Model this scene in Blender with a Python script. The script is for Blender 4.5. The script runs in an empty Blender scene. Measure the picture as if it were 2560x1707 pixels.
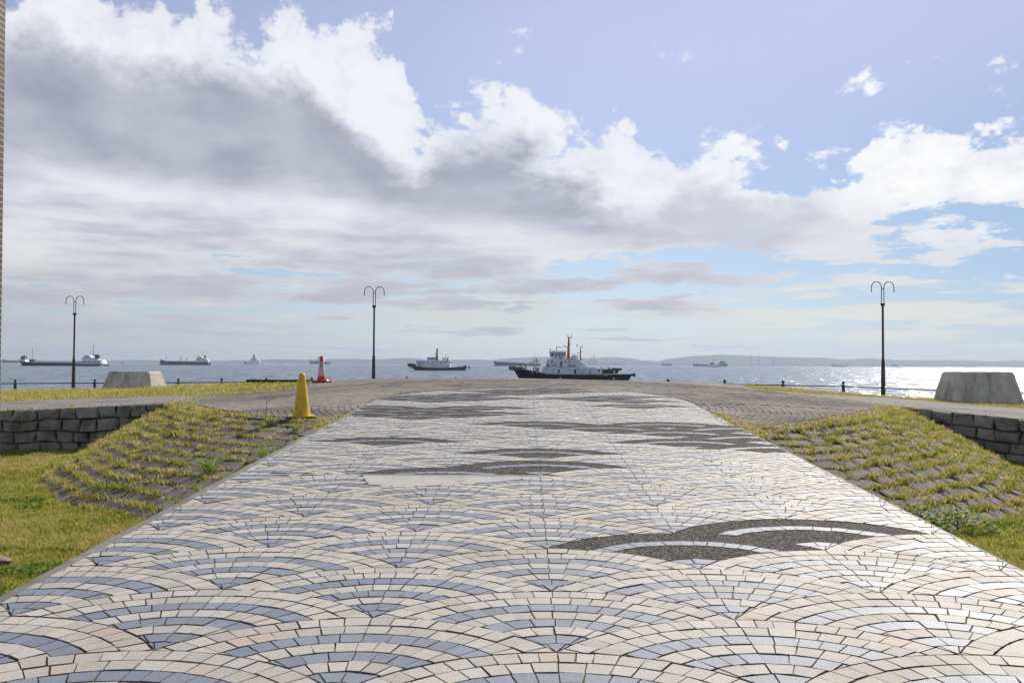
import bpy, math, random
import numpy as np
from mathutils import Vector, Matrix
R = math.radians
random.seed(7); rng = np.random.default_rng(7)
C = bpy.context.scene
COL = C.collection

# ------------------------------------------------------------------ camera
CAM_Z = 1.45
cd = bpy.data.cameras.new('camera'); cam = bpy.data.objects.new('camera', cd); COL.objects.link(cam)
cd.sensor_width = 36.0; cd.lens = 2200 / 2560 * 36.0; cd.clip_start = 0.05; cd.clip_end = 90000
cam.matrix_world = Matrix.Translation((0, 0, CAM_Z)) @ Matrix.Rotation(R(90 + 1.49), 4, 'X') @ Matrix.Rotation(R(0.30), 4, 'Z')
C.camera = cam

# ------------------------------------------------------------------ light and sky
SUN_AZ, SUN_EL = R(31), R(34)          # clockwise from +Y, above the sea horizon
sd = bpy.data.lights.new('sun', 'SUN'); sun = bpy.data.objects.new('sun', sd); COL.objects.link(sun)
sd.energy = 3.2; sd.angle = R(0.53); sd.color = (1.0, 0.93, 0.82)
sdir = Vector((math.sin(SUN_AZ) * math.cos(SUN_EL), math.cos(SUN_AZ) * math.cos(SUN_EL), math.sin(SUN_EL)))
sun.rotation_euler = sdir.to_track_quat('Z', 'Y').to_euler()
C.view_settings.view_transform = 'Standard'; C.view_settings.look = 'None'
EXPO = 0.62; C.view_settings.exposure = EXPO; C.view_settings.gamma = 1.0; C.view_settings.use_curve_mapping = False
W_STR = 0.06

class S:
    """small wrapper that turns python arithmetic into shader math nodes"""
    def __init__(s, t, sock): s.t, s.k = t, sock
    def _m(s, op, *a, clamp=False):
        n = s.t.nodes.new('ShaderNodeMath'); n.operation = op; n.use_clamp = clamp
        for i, v in enumerate((s,) + a):
            if isinstance(v, S): s.t.links.new(v.k, n.inputs[i])
            else: n.inputs[i].default_value = v
        return S(s.t, n.outputs[0])
    def __add__(s, o): return s._m('ADD', o)
    def __sub__(s, o): return s._m('SUBTRACT', o)
    def __mul__(s, o): return s._m('MULTIPLY', o)
    def __truediv__(s, o): return s._m('DIVIDE', o)
    __radd__ = __add__; __rmul__ = __mul__
    def __rsub__(s, o): return (s * -1.0) + o
    def mn(s, o): return s._m('MINIMUM', o)
    def mx(s, o): return s._m('MAXIMUM', o)
    def pw(s, o): return s._m('POWER', o)
    def clamp(s): return s._m('ADD', 0.0, clamp=True)
    def sm(s, a, b):
        n = s.t.nodes.new('ShaderNodeMapRange'); n.interpolation_type = 'SMOOTHSTEP'
        s.t.links.new(s.k, n.inputs[0]); n.inputs[1].default_value = a; n.inputs[2].default_value = b
        return S(s.t, n.outputs[0])
    def inv(s): return 1.0 - s

def vec(t, x, y, z):
    n = t.nodes.new('ShaderNodeCombineXYZ')
    for i, v in enumerate((x, y, z)):
        if isinstance(v, S): t.links.new(v.k, n.inputs[i])
        else: n.inputs[i].default_value = v
    return S(t, n.outputs[0])
def noise(t, v, scale, detail=4, rough=0.55, lac=2.0, dist=0.0, color=False, kind='FBM'):
    n = t.nodes.new('ShaderNodeTexNoise'); n.noise_dimensions = '3D'; n.noise_type = kind
    if v is not None: t.links.new(v.k, n.inputs['Vector'])
    n.inputs['Scale'].default_value = scale; n.inputs['Detail'].default_value = detail
    n.inputs['Roughness'].default_value = rough; n.inputs['Lacunarity'].default_value = lac
    n.inputs['Distortion'].default_value = dist
    return S(t, n.outputs[1 if color else 0])
def vmath(t, op, a, b):
    n = t.nodes.new('ShaderNodeVectorMath'); n.operation = op
    for i, v in enumerate((a, b)):
        if isinstance(v, S): t.links.new(v.k, n.inputs[i])
        elif v is not None: n.inputs[i].default_value = v
    return S(t, n.outputs[0])
def vscale(t, a, f):
    n = t.nodes.new('ShaderNodeVectorMath'); n.operation = 'SCALE'
    t.links.new(a.k, n.inputs[0]); n.inputs['Scale'].default_value = f
    return S(t, n.outputs[0])
def mixc(t, f, a, b, mode='MIX'):
    n = t.nodes.new('ShaderNodeMix'); n.data_type = 'RGBA'; n.blend_type = mode
    if isinstance(f, S): t.links.new(f.k, n.inputs[0])
    else: n.inputs[0].default_value = f
    for i, v in ((6, a), (7, b)):
        if isinstance(v, S): t.links.new(v.k, n.inputs[i])
        else: n.inputs[i].default_value = (*v, 1.0)
    return S(t, n.outputs[2])
def curve(t, x, pts, lo, hi, vlo, vhi):
    """a hand-drawn function of x: float curve over [lo,hi], values in [vlo,vhi]"""
    u = ((x - lo) / (hi - lo)).clamp()
    n = t.nodes.new('ShaderNodeFloatCurve'); t.links.new(u.k, n.inputs['Value'])
    c = n.mapping.curves[0]
    P = [((a - lo) / (hi - lo), (b - vlo) / (vhi - vlo)) for a, b in pts]
    while len(c.points) < len(P): c.points.new(0.5, 0.5)
    for p, (a, b) in zip(c.points, P): p.location = (min(max(a, 0), 1), min(max(b, 0), 1)); p.handle_type = 'AUTO_CLAMPED'
    n.mapping.update()
    return S(t, n.outputs[0]) * (vhi - vlo) + vlo

def ae(px, py):
    """photo bearing: azimuth and tangent of elevation seen at that point of the photograph"""
    a = math.atan((px - 1280) / 2200)
    return a, (904.2 + 0.0053 * px - py) / 2200 * math.cos(a)

w = bpy.data.worlds.new('World'); C.world = w; w.use_nodes = True
t = w.node_tree; t.nodes.clear()
out = t.nodes.new('ShaderNodeOutputWorld'); bg = t.nodes.new('ShaderNodeBackground')
bg.inputs['Strength'].default_value = W_STR
t.links.new(bg.outputs[0], out.inputs[0])
sky = t.nodes.new('ShaderNodeTexSky'); sky.sky_type = 'NISHITA'; sky.sun_disc = False
sky.sun_elevation = SUN_EL; sky.sun_rotation = SUN_AZ; sky.air_density = 1.0; sky.dust_density = 0.2; sky.ozone_density = 2.0; sky.altitude = 10
tc = t.nodes.new('ShaderNodeTexCoord'); sep = t.nodes.new('ShaderNodeSeparateXYZ')
t.links.new(tc.outputs['Generated'], sep.inputs[0])
dx, dy, dz = (S(t, sep.outputs[i]) for i in range(3))
hh = (dx * dx + dy * dy).pw(0.5).mx(0.0001)
az = dx._m('ARCTAN2', dy); el = (dz / hh).mx(0.0)
lg = (el + 0.035)._m('LOGARITHM', math.e) * 0.42
P = vec(t, dx / hh, dy / hh, lg)
A0, A1 = -0.66, 0.66
def cpx(pts): return curve(t, az, [ae(*p) for p in pts], A0, A1, -0.1, 0.55)
# outline of the cloud bank, top of its grey belly, foot of the belly, foot of the bank
top = cpx([(-130, -80), (60, -60), (380, -40), (420, 55), (450, 30), (480, 15), (540, 30), (610, 80), (670, 70), (690, 0), (720, -20), (880, -10), (945, 30), (995, 75), (1015, 175), (1035, 225), (1120, 288), (1180, 302), (1210, 268), (1270, 258), (1350, 315), (1450, 345), (1530, 312), (1650, 312), (1700, 372), (1735, 345), (1760, 330), (1850, 345), (1950, 395), (2020, 430), (2080, 410), (2140, 360), (2190, 300), (2260, 255), (2420, 245), (2560, 260), (2700, 240)])
gtop = cpx([(-130, 40), (60, 45), (120, 60), (250, 100), (400, 120), (600, 140), (740, 135), (800, 200), (860, 265), (900, 325), (1030, 352), (1130, 315), (1230, 305), (1330, 340), (1420, 400), (1540, 455), (1640, 470), (1730, 440), (1800, 425), (1900, 435), (2060, 470), (2200, 520), (2560, 530), (2700, 530)])
gbot = cpx([(-130, 340), (100, 360), (250, 410), (450, 440), (700, 455), (900, 490), (1100, 520), (1300, 545), (1500, 550), (1650, 520), (1800, 590), (1900, 600), (1960, 560), (2100, 500), (2560, 480), (2700, 480)])
foot = cpx([(-130, 800), (200, 775), (500, 760), (700, 745), (900, 720), (1120, 730), (1160, 705), (1300, 720), (1600, 735), (1760, 715), (1800, 660), (1900, 640), (2000, 690), (2200, 680), (2400, 650), (2560, 620), (2700, 600)])

wob = noise(t, P, 5.0, 3, 0.5, color=True)
Pw = vmath(t, 'ADD', P, vscale(t, vmath(t, 'SUBTRACT', wob, (0.5, 0.5, 0.5)), 0.05))
n1 = noise(t, Pw, 10.5, 13, 0.60)                       # billows
n2 = noise(t, vmath(t, 'ADD', Pw, (3.1, 1.7, 0.4)), 3.2, 4, 0.5)
n3 = noise(t, vmath(t, 'ADD', Pw, (7.3, 2.2, 5.1)), 30.0, 9, 0.62)
n4 = noise(t, vmath(t, 'ADD', P, (1.3, 4.2, 2.1)), 11.0, 5, 0.5)
Ps = vmath(t, 'MULTIPLY', Pw, (1.0, 1.0, 2.0))
st = noise(t, vmath(t, 'ADD', Ps, (1.3, 9.2, 0.7)), 6.5, 10, 0.58)    # flat streaks low in the sky
s2 = noise(t, vmath(t, 'ADD', vmath(t, 'MULTIPLY', Pw, (1.0, 1.0, 3.0)), (4.3, 2.2, 6.7)), 10.0, 9, 0.6)
vo = t.nodes.new('ShaderNodeTexVoronoi'); vo.feature = 'F1'; vo.inputs['Scale'].default_value = 15.0; vo.inputs['Detail'].default_value = 5.0; vo.inputs['Roughness'].default_value = 0.62; vo.inputs['Lacunarity'].default_value = 2.1
vo.normalize = True; t.links.new(vmath(t, 'ADD', Pw, vscale(t, vmath(t, 'SUBTRACT', noise(t, P, 24.0, 4, 0.6, color=True), (0.5, 0.5, 0.5)), 0.05)).k, vo.inputs['Vector'])
puff = S(t, vo.outputs['Distance'])
e1 = (top - el) * 15.0
e2 = (el - foot) * 20.0
bank = e1.mn(e2).mn(1.6).mx(-1.6)
low = (gbot - el + (n2 - 0.5) * 0.08).sm(-0.02, 0.05)   # 1 below the grey belly: broken streaky sheet
right = az.sm(0.14, 0.36)
dens = bank * (1.0 - 0.45 * low) + (n1 - 0.5) * (3.8 - 1.3 * low) + right * low * (n1 - 0.5) * 2.2 + (n3 - 0.5) * 1.5 + (0.30 - puff) * 2.2 * low.inv() + low * ((st - 0.46) * 4.2 + (s2 - 0.5) * 2.2) + (n2 - 0.5) * 0.6 + low * az.sm(0.2, -0.35) * 0.35 - right * low.inv() * 0.30 - right * low * 0.22
cov = dens.sm(-0.05, 0.34) * (0.86 + 0.14 * dens.sm(0.2, 1.0))
# loose scraps outside the bank
scrap = (n1 * 0.55 + st * 0.35 + (n3 - 0.5) * 0.4 + n4 * 0.10 + (n2 - 0.5) * 0.30 - (el - top).mx(0.0) * 0.42 + right * 0.035).sm(0.565, 0.65) * (el - top).sm(-0.03, 0.02) * 0.85
# thin cream bands just above the far shore
band = (st * 0.55 + s2 * 0.35 + n2 * 0.25 - (el - 0.056)._m('ABSOLUTE', 0) * 3.4 + right * 0.01 - az.sm(-0.1, -0.5) * 0.10).sm(0.49, 0.56) * el.sm(0.008, 0.03) * 0.62
# grey belly
belly = (gtop - el + (n1 - 0.5) * 0.13 + (n3 - 0.5) * 0.03).sm(-0.005, 0.045) * (el - gbot + (n2 - 0.5) * 0.10 + (st - 0.5) * 0.08).sm(-0.045, 0.02)
patch = low * (st * 0.5 + s2 * 0.3 + n2 * 0.35 + (n4 - 0.5) * 0.2).sm(0.44, 0.68) * (1.0 - 0.5 * right)
under = (top - el - 0.015 + (n1 - 0.5) * 0.16).sm(0.0, 0.10) * (n4 * 0.5 + n1 * 0.5).sm(0.42, 0.62) * low.inv()
shade = (belly * (1.0 - 0.40 * az.sm(0.08, 0.18)) * (0.86 + (n2 - 0.5) * 0.9 + (n4 - 0.5) * 0.55 + (n1 - 0.5) * 0.45)).mx(patch * 0.62).mx(under * (0.34 + 0.12 * right)) * (1.0 - 0.25 * az.sm(0.30, 0.5))
shade = (shade + ((n1 - 0.52) * 0.30 + (puff - 0.30) * 0.9 * (1.0 - belly)) * low.inv() + low * (0.10 + (n3 - 0.5) * 0.25)).clamp()
near_h = el.sm(0.19, 0.02)
white = mixc(t, near_h, (0.92, 0.925, 0.965), (0.80, 0.77, 0.69))
white = mixc(t, right * 0.85, white, (1.06, 1.05, 1.02))
grey = mixc(t, (n2 - 0.5) * 2.0 + 0.5, (0.315, 0.34, 0.455), (0.40, 0.41, 0.495))
cc = mixc(t, shade, white, grey)
k = 2 ** -EXPO / W_STR
skyc = S(t, sky.outputs[0])
grade = mixc(t, el.sm(0.13, 0.42), mixc(t, el.sm(-0.01, 0.2), (0.78, 0.86, 1.04), (1.16, 1.04, 1.06)), (2.02, 1.50, 1.36))
g2 = az.sm(-0.05, 0.62)
tint = mixc(t, 1.0, skyc, mixc(t, 1.0, grade, vec(t, 1.0 - g2 * 0.44, 1.0 - g2 * 0.34, 1.0 - g2 * 0.25), 'MULTIPLY'), 'MULTIPLY')
base = tint
def lit(c, f): return mixc(t, 1.0, c, (f, f, f), 'MULTIPLY')
b1 = mixc(t, band, base, lit(mixc(t, right, (0.74, 0.70, 0.60), (0.92, 0.85, 0.68)), k))
b2 = mixc(t, scrap, b1, lit(white, k))
fin = mixc(t, cov * 0.97, b2, lit(cc, k))
# below the horizon the world is plain
t.links.new(fin.k, bg.inputs['Color'])

# ------------------------------------------------------------------ helpers
def tag(o, label=None, cat=None, group=None, kind=None):
    if label: o['label'] = label
    if cat: o['category'] = cat
    if group: o['group'] = group
    if kind: o['kind'] = kind
    return o
def link_mesh(name, verts, faces, m, parent=None, smooth=False, attr=None, kind=None):
    me = bpy.data.meshes.new(name)
    me.from_pydata([tuple(v) for v in verts], [], faces)
    if isinstance(m, (list, tuple)):
        for q in m: me.materials.append(q)
    elif m: me.materials.append(m)
    if smooth: me.polygons.foreach_set('use_smooth', [True] * len(me.polygons))
    if attr is not None:
        at = me.attributes.new('rnd', 'FLOAT', 'FACE'); at.data.foreach_set('value', np.asarray(attr, 'f'))
    me.update()
    o = bpy.data.objects.new(name, me); COL.objects.link(o)
    if parent: o.parent = parent
    if kind: o['kind'] = kind
    return o
def empty(name, loc, rz=0.0):
    o = bpy.data.objects.new(name, None); COL.objects.link(o); o.location = loc; o.rotation_euler = (0, 0, rz)
    o.empty_display_size = 0.1
    return o

class MB:
    """collects shapes, then links them as one mesh"""
    def __init__(s): s.v, s.f = [], []
    def add(s, v, f):
        n = len(s.v); s.v += [tuple(p) for p in v]; s.f += [tuple(i + n for i in q) for q in f]; return s
    def box(s, x0, x1, y0, y1, z0, z1, b=0.0, taper=None):
        """box; b bevels the four upright edges and the top rim; taper=(dx0,dx1,dy0,dy1) moves the top inwards"""
        a = taper or (0, 0, 0, 0)
        def ring(x0, x1, y0, y1, z, c):
            if c <= 0: return [(x0, y0, z), (x1, y0, z), (x1, y1, z), (x0, y1, z)]
            return [(x0 + c, y0, z), (x1 - c, y0, z), (x1, y0 + c, z), (x1, y1 - c, z), (x1 - c, y1, z), (x0 + c, y1, z), (x0, y1 - c, z), (x0, y0 + c, z)]
        X0, X1, Y0, Y1 = x0 + a[0], x1 - a[1], y0 + a[2], y1 - a[3]
        rs = [ring(x0, x1, y0, y1, z0, b), ring(X0, X1, Y0, Y1, z1 - b, b)]
        if b > 0: rs.append(ring(X0 + b, X1 - b, Y0 + b, Y1 - b, z1, b * 0.6))
        return s.loft(rs)
    def loft(s, rs, cap=True, close=True):
        n = len(rs[0]); v = [p for r in rs for p in r]; f = []
        for k in range(len(rs) - 1):
            for i in range(n if close else n - 1):
                j = (i + 1) % n
                f.append((k * n + i, k * n + j, (k + 1) * n + j, (k + 1) * n + i))
        if cap: f.append(tuple(range(n))[::-1]); f.append(tuple(range((len(rs) - 1) * n, len(rs) * n)))
        return s.add(v, f)
    def lathe(s, prof, c=(0, 0, 0), n=16, cap=True):
        return s.loft([[(c[0] + r * math.cos(2 * math.pi * i / n), c[1] + r * math.sin(2 * math.pi * i / n), c[2] + z) for i in range(n)] for r, z in prof], cap)
    def tube(s, pts, r, n=8, cap=True):
        pts = [Vector(p) for p in pts]; rs = []
        rr = r if isinstance(r, (list, tuple)) else [r] * len(pts)
        up = None
        for i, p in enumerate(pts):
            d = (pts[min(i + 1, len(pts) - 1)] - pts[max(i - 1, 0)]).normalized()
            if up is None: up = Vector((0, 0, 1)) if abs(d.z) < 0.9 else Vector((1, 0, 0))
            a = d.cross(up).normalized(); up = a.cross(d).normalized()
            rs.append([p + (a * math.cos(2 * math.pi * k / n) + up * math.sin(2 * math.pi * k / n)) * rr[i] for k in range(n)])
        return s.loft(rs, cap)
    def prism(s, poly, y0, y1, ax='y'):
        """polygon of (x,z) between two y (ax='y'), or of (x,y) between two z (ax='z')"""
        if ax == 'y': a = [(x, y0, z) for x, z in poly]; b = [(x, y1, z) for x, z in poly]
        elif ax == 'x': a = [(y0, x, z) for x, z in poly]; b = [(y1, x, z) for x, z in poly]
        else: a = [(x, y, y0) for x, y in poly]; b = [(x, y, y1) for x, y in poly]
        return s.loft([a, b])
    def torus(s, c, r, q, ax='y', n=14, m=6):
        rs = []
        for i in range(n + 1):
            t = 2 * math.pi * i / n
            ring = []
            for j in range(m):
                u = 2 * math.pi * j / m; d = r + q * math.cos(u); h = q * math.sin(u)
                p = (d * math.cos(t), h, d * math.sin(t)) if ax == 'y' else ((h, d * math.cos(t), d * math.sin(t)) if ax == 'x' else (d * math.cos(t), d * math.sin(t), h))
                ring.append((c[0] + p[0], c[1] + p[1], c[2] + p[2]))
            rs.append(ring)
        return s.loft(rs, cap=False)
    def ball(s, c, r, n=10, m=6, sz=1.0):
        return s.lathe([(max(r * math.sin(math.pi * k / m), 1e-4), -r * sz * math.cos(math.pi * k / m)) for k in range(m + 1)], c, n)
    def build(s, name, m, parent=None, smooth=False, fix=True):
        o = link_mesh(name, s.v, s.f, m, parent)
        if fix:
            import bmesh
            bm = bmesh.new(); bm.from_mesh(o.data); bmesh.ops.recalc_face_normals(bm, faces=bm.faces); bm.to_mesh(o.data); bm.free()
        if smooth:
            o.data.polygons.foreach_set('use_smooth', [True] * len(o.data.polygons))
            try: o.data.set_sharp_from_angle(angle=R(40))
            except Exception: pass
        return o

def mat(name, col, rough=0.6, var=0.18, scale=6.0, bump=0.0, bscale=60.0, metal=0.0, dirt=None, dscale=2.0, damt=0.5, rnd=0.0, spec=0.5, detail=5, transl=0.0, streak=1.0):
    """procedural surface: colour broken by noise, stains of a second colour, relief; rnd varies it by the 'rnd' attribute"""
    m = bpy.data.materials.new(name); m.use_nodes = True; t = m.node_tree
    p = t.nodes['Principled BSDF']; tc = t.nodes.new('ShaderNodeTexCoord'); o = S(t, tc.outputs['Object'])
    n = noise(t, o, scale, detail, 0.6)
    f = (n - 0.5) * 2.4 + 0.5
    if rnd:
        a = t.nodes.new('ShaderNodeAttribute'); a.attribute_name = 'rnd'; ra = S(t, a.outputs['Fac'])
        f = f * (1 - rnd) + ra * rnd
    f = f.clamp()
    c = mixc(t, f, tuple(x * (1 - var) for x in col), tuple(min(x * (1 + var), 1) for x in col))
    if dirt:
        d = noise(t, vmath(t, 'MULTIPLY', vmath(t, 'ADD', o, (5.2, 1.3, 8.8)), (1.0, 1.0, streak)), dscale, 7, 0.65)
        c = mixc(t, d.sm(0.62 - damt * 0.3, 0.80 - damt * 0.3), c, dirt)
    t.links.new(c.k, p.inputs['Base Color'])
    rr = (f * 0.16 + (rough - 0.08)); t.links.new(rr.k, p.inputs['Roughness'])
    p.inputs['Metallic'].default_value = metal; p.inputs['Specular IOR Level'].default_value = spec
    if bump:
        b = t.nodes.new('ShaderNodeBump'); b.inputs['Strength'].default_value = 1.0; b.inputs['Distance'].default_value = bump
        h = noise(t, o, bscale, 6, 0.65); t.links.new(h.k, b.inputs['Height']); t.links.new(b.outputs[0], p.inputs['Normal'])
    if transl:
        tr = t.nodes.new('ShaderNodeBsdfTranslucent'); mx = t.nodes.new('ShaderNodeMixShader'); mx.inputs[0].default_value = transl
        t.links.new(c.k, tr.inputs['Color'])
        ou = [x for x in t.nodes if x.type == 'OUTPUT_MATERIAL'][0]
        t.links.new(p.outputs[0], mx.inputs[1]); t.links.new(tr.outputs[0], mx.inputs[2]); t.links.new(mx.outputs[0], ou.inputs[0])
    return m

# ------------------------------------------------------------------ shape of the ground
PX = 0.015                                   # the path runs very slightly to the right
def hermite(x, xs, ys, ms):
    x = np.clip(np.asarray(x, float), xs[0], xs[-1]); i = np.clip(np.searchsorted(xs, x) - 1, 0, len(xs) - 2)
    xs, ys, ms = map(np.asarray, (xs, ys, ms)); h = xs[i + 1] - xs[i]; t = (x - xs[i]) / h
    return (1 + 2 * t) * (1 - t) ** 2 * ys[i] + t * (1 - t) ** 2 * h * ms[i] + t * t * (3 - 2 * t) * ys[i + 1] + t * t * (t - 1) * h * ms[i + 1]
def zc(Y):                                   # height along the path: ramp, brow, gentle fall to the sea
    return hermite(Y, [-4, 16, 22, 28, 31, 37, 42], [-0.2056, 0.8224, 1.005, 0.985, 0.955, 0.45, 0.35], [0.0514, 0.0514, 0.006, -0.006, -0.02, -0.03, 0])
CTRL = np.array([
    (0, 12.5, .807), (0, 16, .628), (0, 18.65, .50), (0, 21, .46), (0, 24, .45), (0, 28, .465), (0, 31, .495), (0, 36, .92), (0, 39, 1.06),
    (-2.6, 12.4, .80), (-3.84, 12.7, .77), (-4.62, 13.7, .77), (-5.76, 15.7, .78), (-6.58, 17.2, .79), (-9.66, 16.6, .94), (-16, 15.4, 1.15), (-12.3, 21.1, .98),
    (-10.6, 22.6, .92), (-8, 22.8, .85), (-6.7, 23.2, .78), (-5.9, 24.8, .70), (-21.5, 41.2, 1.36), (-13.4, 39.2, 1.22), (-5.9, 37.4, 1.10), (-30, 43, 1.5), (-24, 20, 1.3),
    (-3.5, 17, .60), (-3.5, 22, .52), (-5.3, 19.5, .68), (-4.7, 30, .52), (-5.8, 27, .56), (4.2, 29, .527), (6.9, 29, .60),
    (3.05, 12.2, .80), (4.45, 12.6, .78), (5.46, 13.8, .78), (6.9, 16.4, .785), (7.5, 17, .79), (9.2, 15.8, .95), (16, 12.5, 1.2), (7.2, 25.7, .70),
    (8.5, 25, .80), (10.4, 24.6, .88), (11.3, 23.7, .95), (12.8, 22, 1.05), (13.25, 25, 1.05), (8, 34, 1.07), (14, 32.6, 1.22), (19, 31.4, 1.35), (24, 18, 1.35),
    (3.7, 17, .60), (4, 22, .52), (5.7, 19.5, .67)])
def _phi(r): return np.where(r > 1e-9, r * r * np.log(np.maximum(r, 1e-9)), 0.0)
_n = len(CTRL); _d = np.hypot(CTRL[:, None, 0] - CTRL[None, :, 0], CTRL[:, None, 1] - CTRL[None, :, 1])
_A = np.zeros((_n + 3, _n + 3)); _A[:_n, :_n] = _phi(_d) + np.eye(_n) * 0.15; _A[:_n, _n] = 1; _A[:_n, _n + 1:] = CTRL[:, :2]; _A[_n:, :_n] = _A[:_n, _n:].T
_w = np.linalg.solve(_A, np.r_[CAM_Z - CTRL[:, 2], 0, 0, 0])
def path_u(X, Y): return X - PX * Y
PL, PR = -2.65, 2.90                          # tile field, left and right edge
EC, EY, EA, EB = 0.125, 15.3, 2.775, 3.55     # rounded far end
def path_out(X, Y):
    """metres outside the tiled path (rough)"""
    u = path_u(X, Y)
    side = np.maximum(PL - u, u - PR)
    e = (np.hypot((u - EC) / EA, np.maximum(Y - EY, 0) / EB) - 1) * 2.9
    return np.where(Y > EY, e, side)
def hu(X, Y):
    X = np.asarray(X, float); Y = np.asarray(Y, float); sh = np.broadcast(X, Y).shape
    x = np.broadcast_to(X, sh).ravel(); y = np.broadcast_to(Y, sh).ravel()
    z = np.empty(len(x))
    for a in range(0, len(x), 20000):
        b = slice(a, a + 20000)
        z[b] = _phi(np.hypot(x[b, None] - CTRL[None, :, 0], y[b, None] - CTRL[None, :, 1])) @ _w[:_n] + _w[_n] + x[b] * _w[_n + 1] + y[b] * _w[_n + 2]
    o = path_out(x, y); k = np.clip((o - 0.1) / 2.2, 0, 1); k = k * k * (3 - 2 * k)
    k = np.where(y > 24, 1, k)
    z = z * k + (zc(y) - 0.012) * (1 - k)
    z = np.where(o < -0.12, zc(y) - 0.25, z)
    return z.reshape(sh)
def hl(X, Y):                                 # sunken lawns
    X = np.asarray(X, float); Y = np.asarray(Y, float)
    return CAM_Z - (1.46 + 0.0155 * np.clip(Y, -3, 30)) + 0.025 * np.sin(X * 1.7 + 1) * np.cos(Y * 1.3)
def sea_y(X): return 36.2 - 0.235 * X         # seawall line
SEA_Z = -2.75

def region(name, poly, hfun, m, step=0.5, kind='structure', dens=0.5):
    """ground polygon cut into a grid and lifted onto a height function"""
    import bmesh
    bm = bmesh.new(); P = []
    for (x0, y0), (x1, y1) in zip(poly, poly[1:] + poly[:1]):
        k = max(1, int(math.hypot(x1 - x0, y1 - y0) / dens))
        P += [(x0 + (x1 - x0) * i / k, y0 + (y1 - y0) * i / k) for i in range(k)]
    bm.faces.new([bm.verts.new((x, y, 0)) for x, y in P])
    xs = [p[0] for p in P]; ys = [p[1] for p in P]
    for ax, lo, hi in ((0, min(xs), max(xs)), (1, min(ys), max(ys))):
        q = math.floor(lo / step) * step + step
        while q < hi - 1e-6:
            co = [0, 0, 0]; no = [0, 0, 0]; co[ax] = q; no[ax] = 1
            bmesh.ops.bisect_plane(bm, geom=bm.verts[:] + bm.edges[:] + bm.faces[:], dist=1e-5, plane_co=co, plane_no=no)
            q += step
    bmesh.ops.triangulate(bm, faces=bm.faces)
    bm.verts.ensure_lookup_table()
    a = np.array([v.co[:2] for v in bm.verts]); z = hfun(a[:, 0], a[:, 1])
    for v, h in zip(bm.verts, z): v.co.z = h
    bmesh.ops.recalc_face_normals(bm, faces=bm.faces)
    if sum(f.normal.z for f in bm.faces) < 0: bmesh.ops.reverse_faces(bm, faces=bm.faces)
    me = bpy.data.meshes.new(name); bm.to_mesh(me); bm.free(); me.materials.append(m)
    me.polygons.foreach_set('use_smooth', [True] * len(me.polygons))
    o = bpy.data.objects.new(name, me); COL.objects.link(o); o['kind'] = kind
    return o
def inside(px, py, poly):
    px = np.asarray(px); py = np.asarray(py); c = np.zeros(px.shape, bool); n = len(poly)
    for i in range(n):
        x0, y0 = poly[i]; x1, y1 = poly[(i + 1) % n]
        with np.errstate(divide='ignore', invalid='ignore'):
            c ^= ((y0 > py) != (y1 > py)) & (px < (x1 - x0) * (py - y0) / (y1 - y0 + 1e-12) + x0)
    return c

# ------------------------------------------------------------------ ground materials
M = {}
M['soil'] = mat('soil', (0.10, 0.085, 0.05), 0.9, 0.4, 5, 0.02, 30, spec=0.1)
M['lawn'] = mat('lawn_ground', (0.22, 0.21, 0.055), 0.95, 0.35, 2.2, 0.03, 60, dirt=(0.20, 0.16, 0.075), dscale=1.4, damt=0.75, spec=0.1)
M['verge'] = mat('verge_ground', (0.20, 0.175, 0.055), 0.95, 0.3, 2.5, 0.03, 40, dirt=(0.22, 0.18, 0.09), dscale=0.9, damt=0.8, spec=0.1)
M['walk'] = mat('walkway_paving', (0.30, 0.28, 0.26), 0.92, 0.14, 9, 0.004, 90, dirt=(0.17, 0.155, 0.135), dscale=0.8, damt=0.45, spec=0.12)
M['plaza'] = mat('plaza_bed', (0.24, 0.215, 0.185), 0.85, 0.2, 3, 0.006, 60, dirt=(0.15, 0.14, 0.12), dscale=0.4, damt=0.4, spec=0.2)
M['brick'] = mat('plaza_brick', (0.32, 0.285, 0.25), 0.9, 0.28, 1.1, 0.003, 120, rnd=0.55, spec=0.15, dirt=(0.17, 0.155, 0.135), dscale=0.35, damt=0.5)
M['mortar'] = mat('mortar', (0.22, 0.19, 0.145), 0.9, 0.35, 14, 0.004, 90, dirt=(0.20, 0.18, 0.15), dscale=1.2, damt=0.5, spec=0.2)
M['kerb'] = mat('kerb_concrete', (0.27, 0.25, 0.22), 0.8, 0.2, 7, 0.003, 80, dirt=(0.18, 0.165, 0.135), dscale=3, damt=0.55)
M['patch'] = mat('patch_concrete', (0.50, 0.48, 0.44), 0.75, 0.12, 6, 0.003, 70, dirt=(0.36, 0.34, 0.30), dscale=3, damt=0.4)
M['stone'] = mat('retaining_stone', (0.32, 0.298, 0.268), 0.85, 0.45, 3.0, 0.04, 14, rnd=0.5, dirt=(0.17, 0.155, 0.13), dscale=2.2, damt=0.45, spec=0.3)
M['bankstone'] = mat('bank_stone', (0.235, 0.205, 0.18), 0.85, 0.4, 5.0, 0.014, 34, rnd=0.6, dirt=(0.17, 0.15, 0.125), dscale=5, damt=0.35, spec=0.15)
M['concrete'] = mat('weathered_concrete', (0.64, 0.60, 0.515), 0.85, 0.2, 3.5, 0.006, 60, dirt=(0.40, 0.36, 0.285), dscale=2.4, damt=0.5, streak=0.35, spec=0.25)

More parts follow.
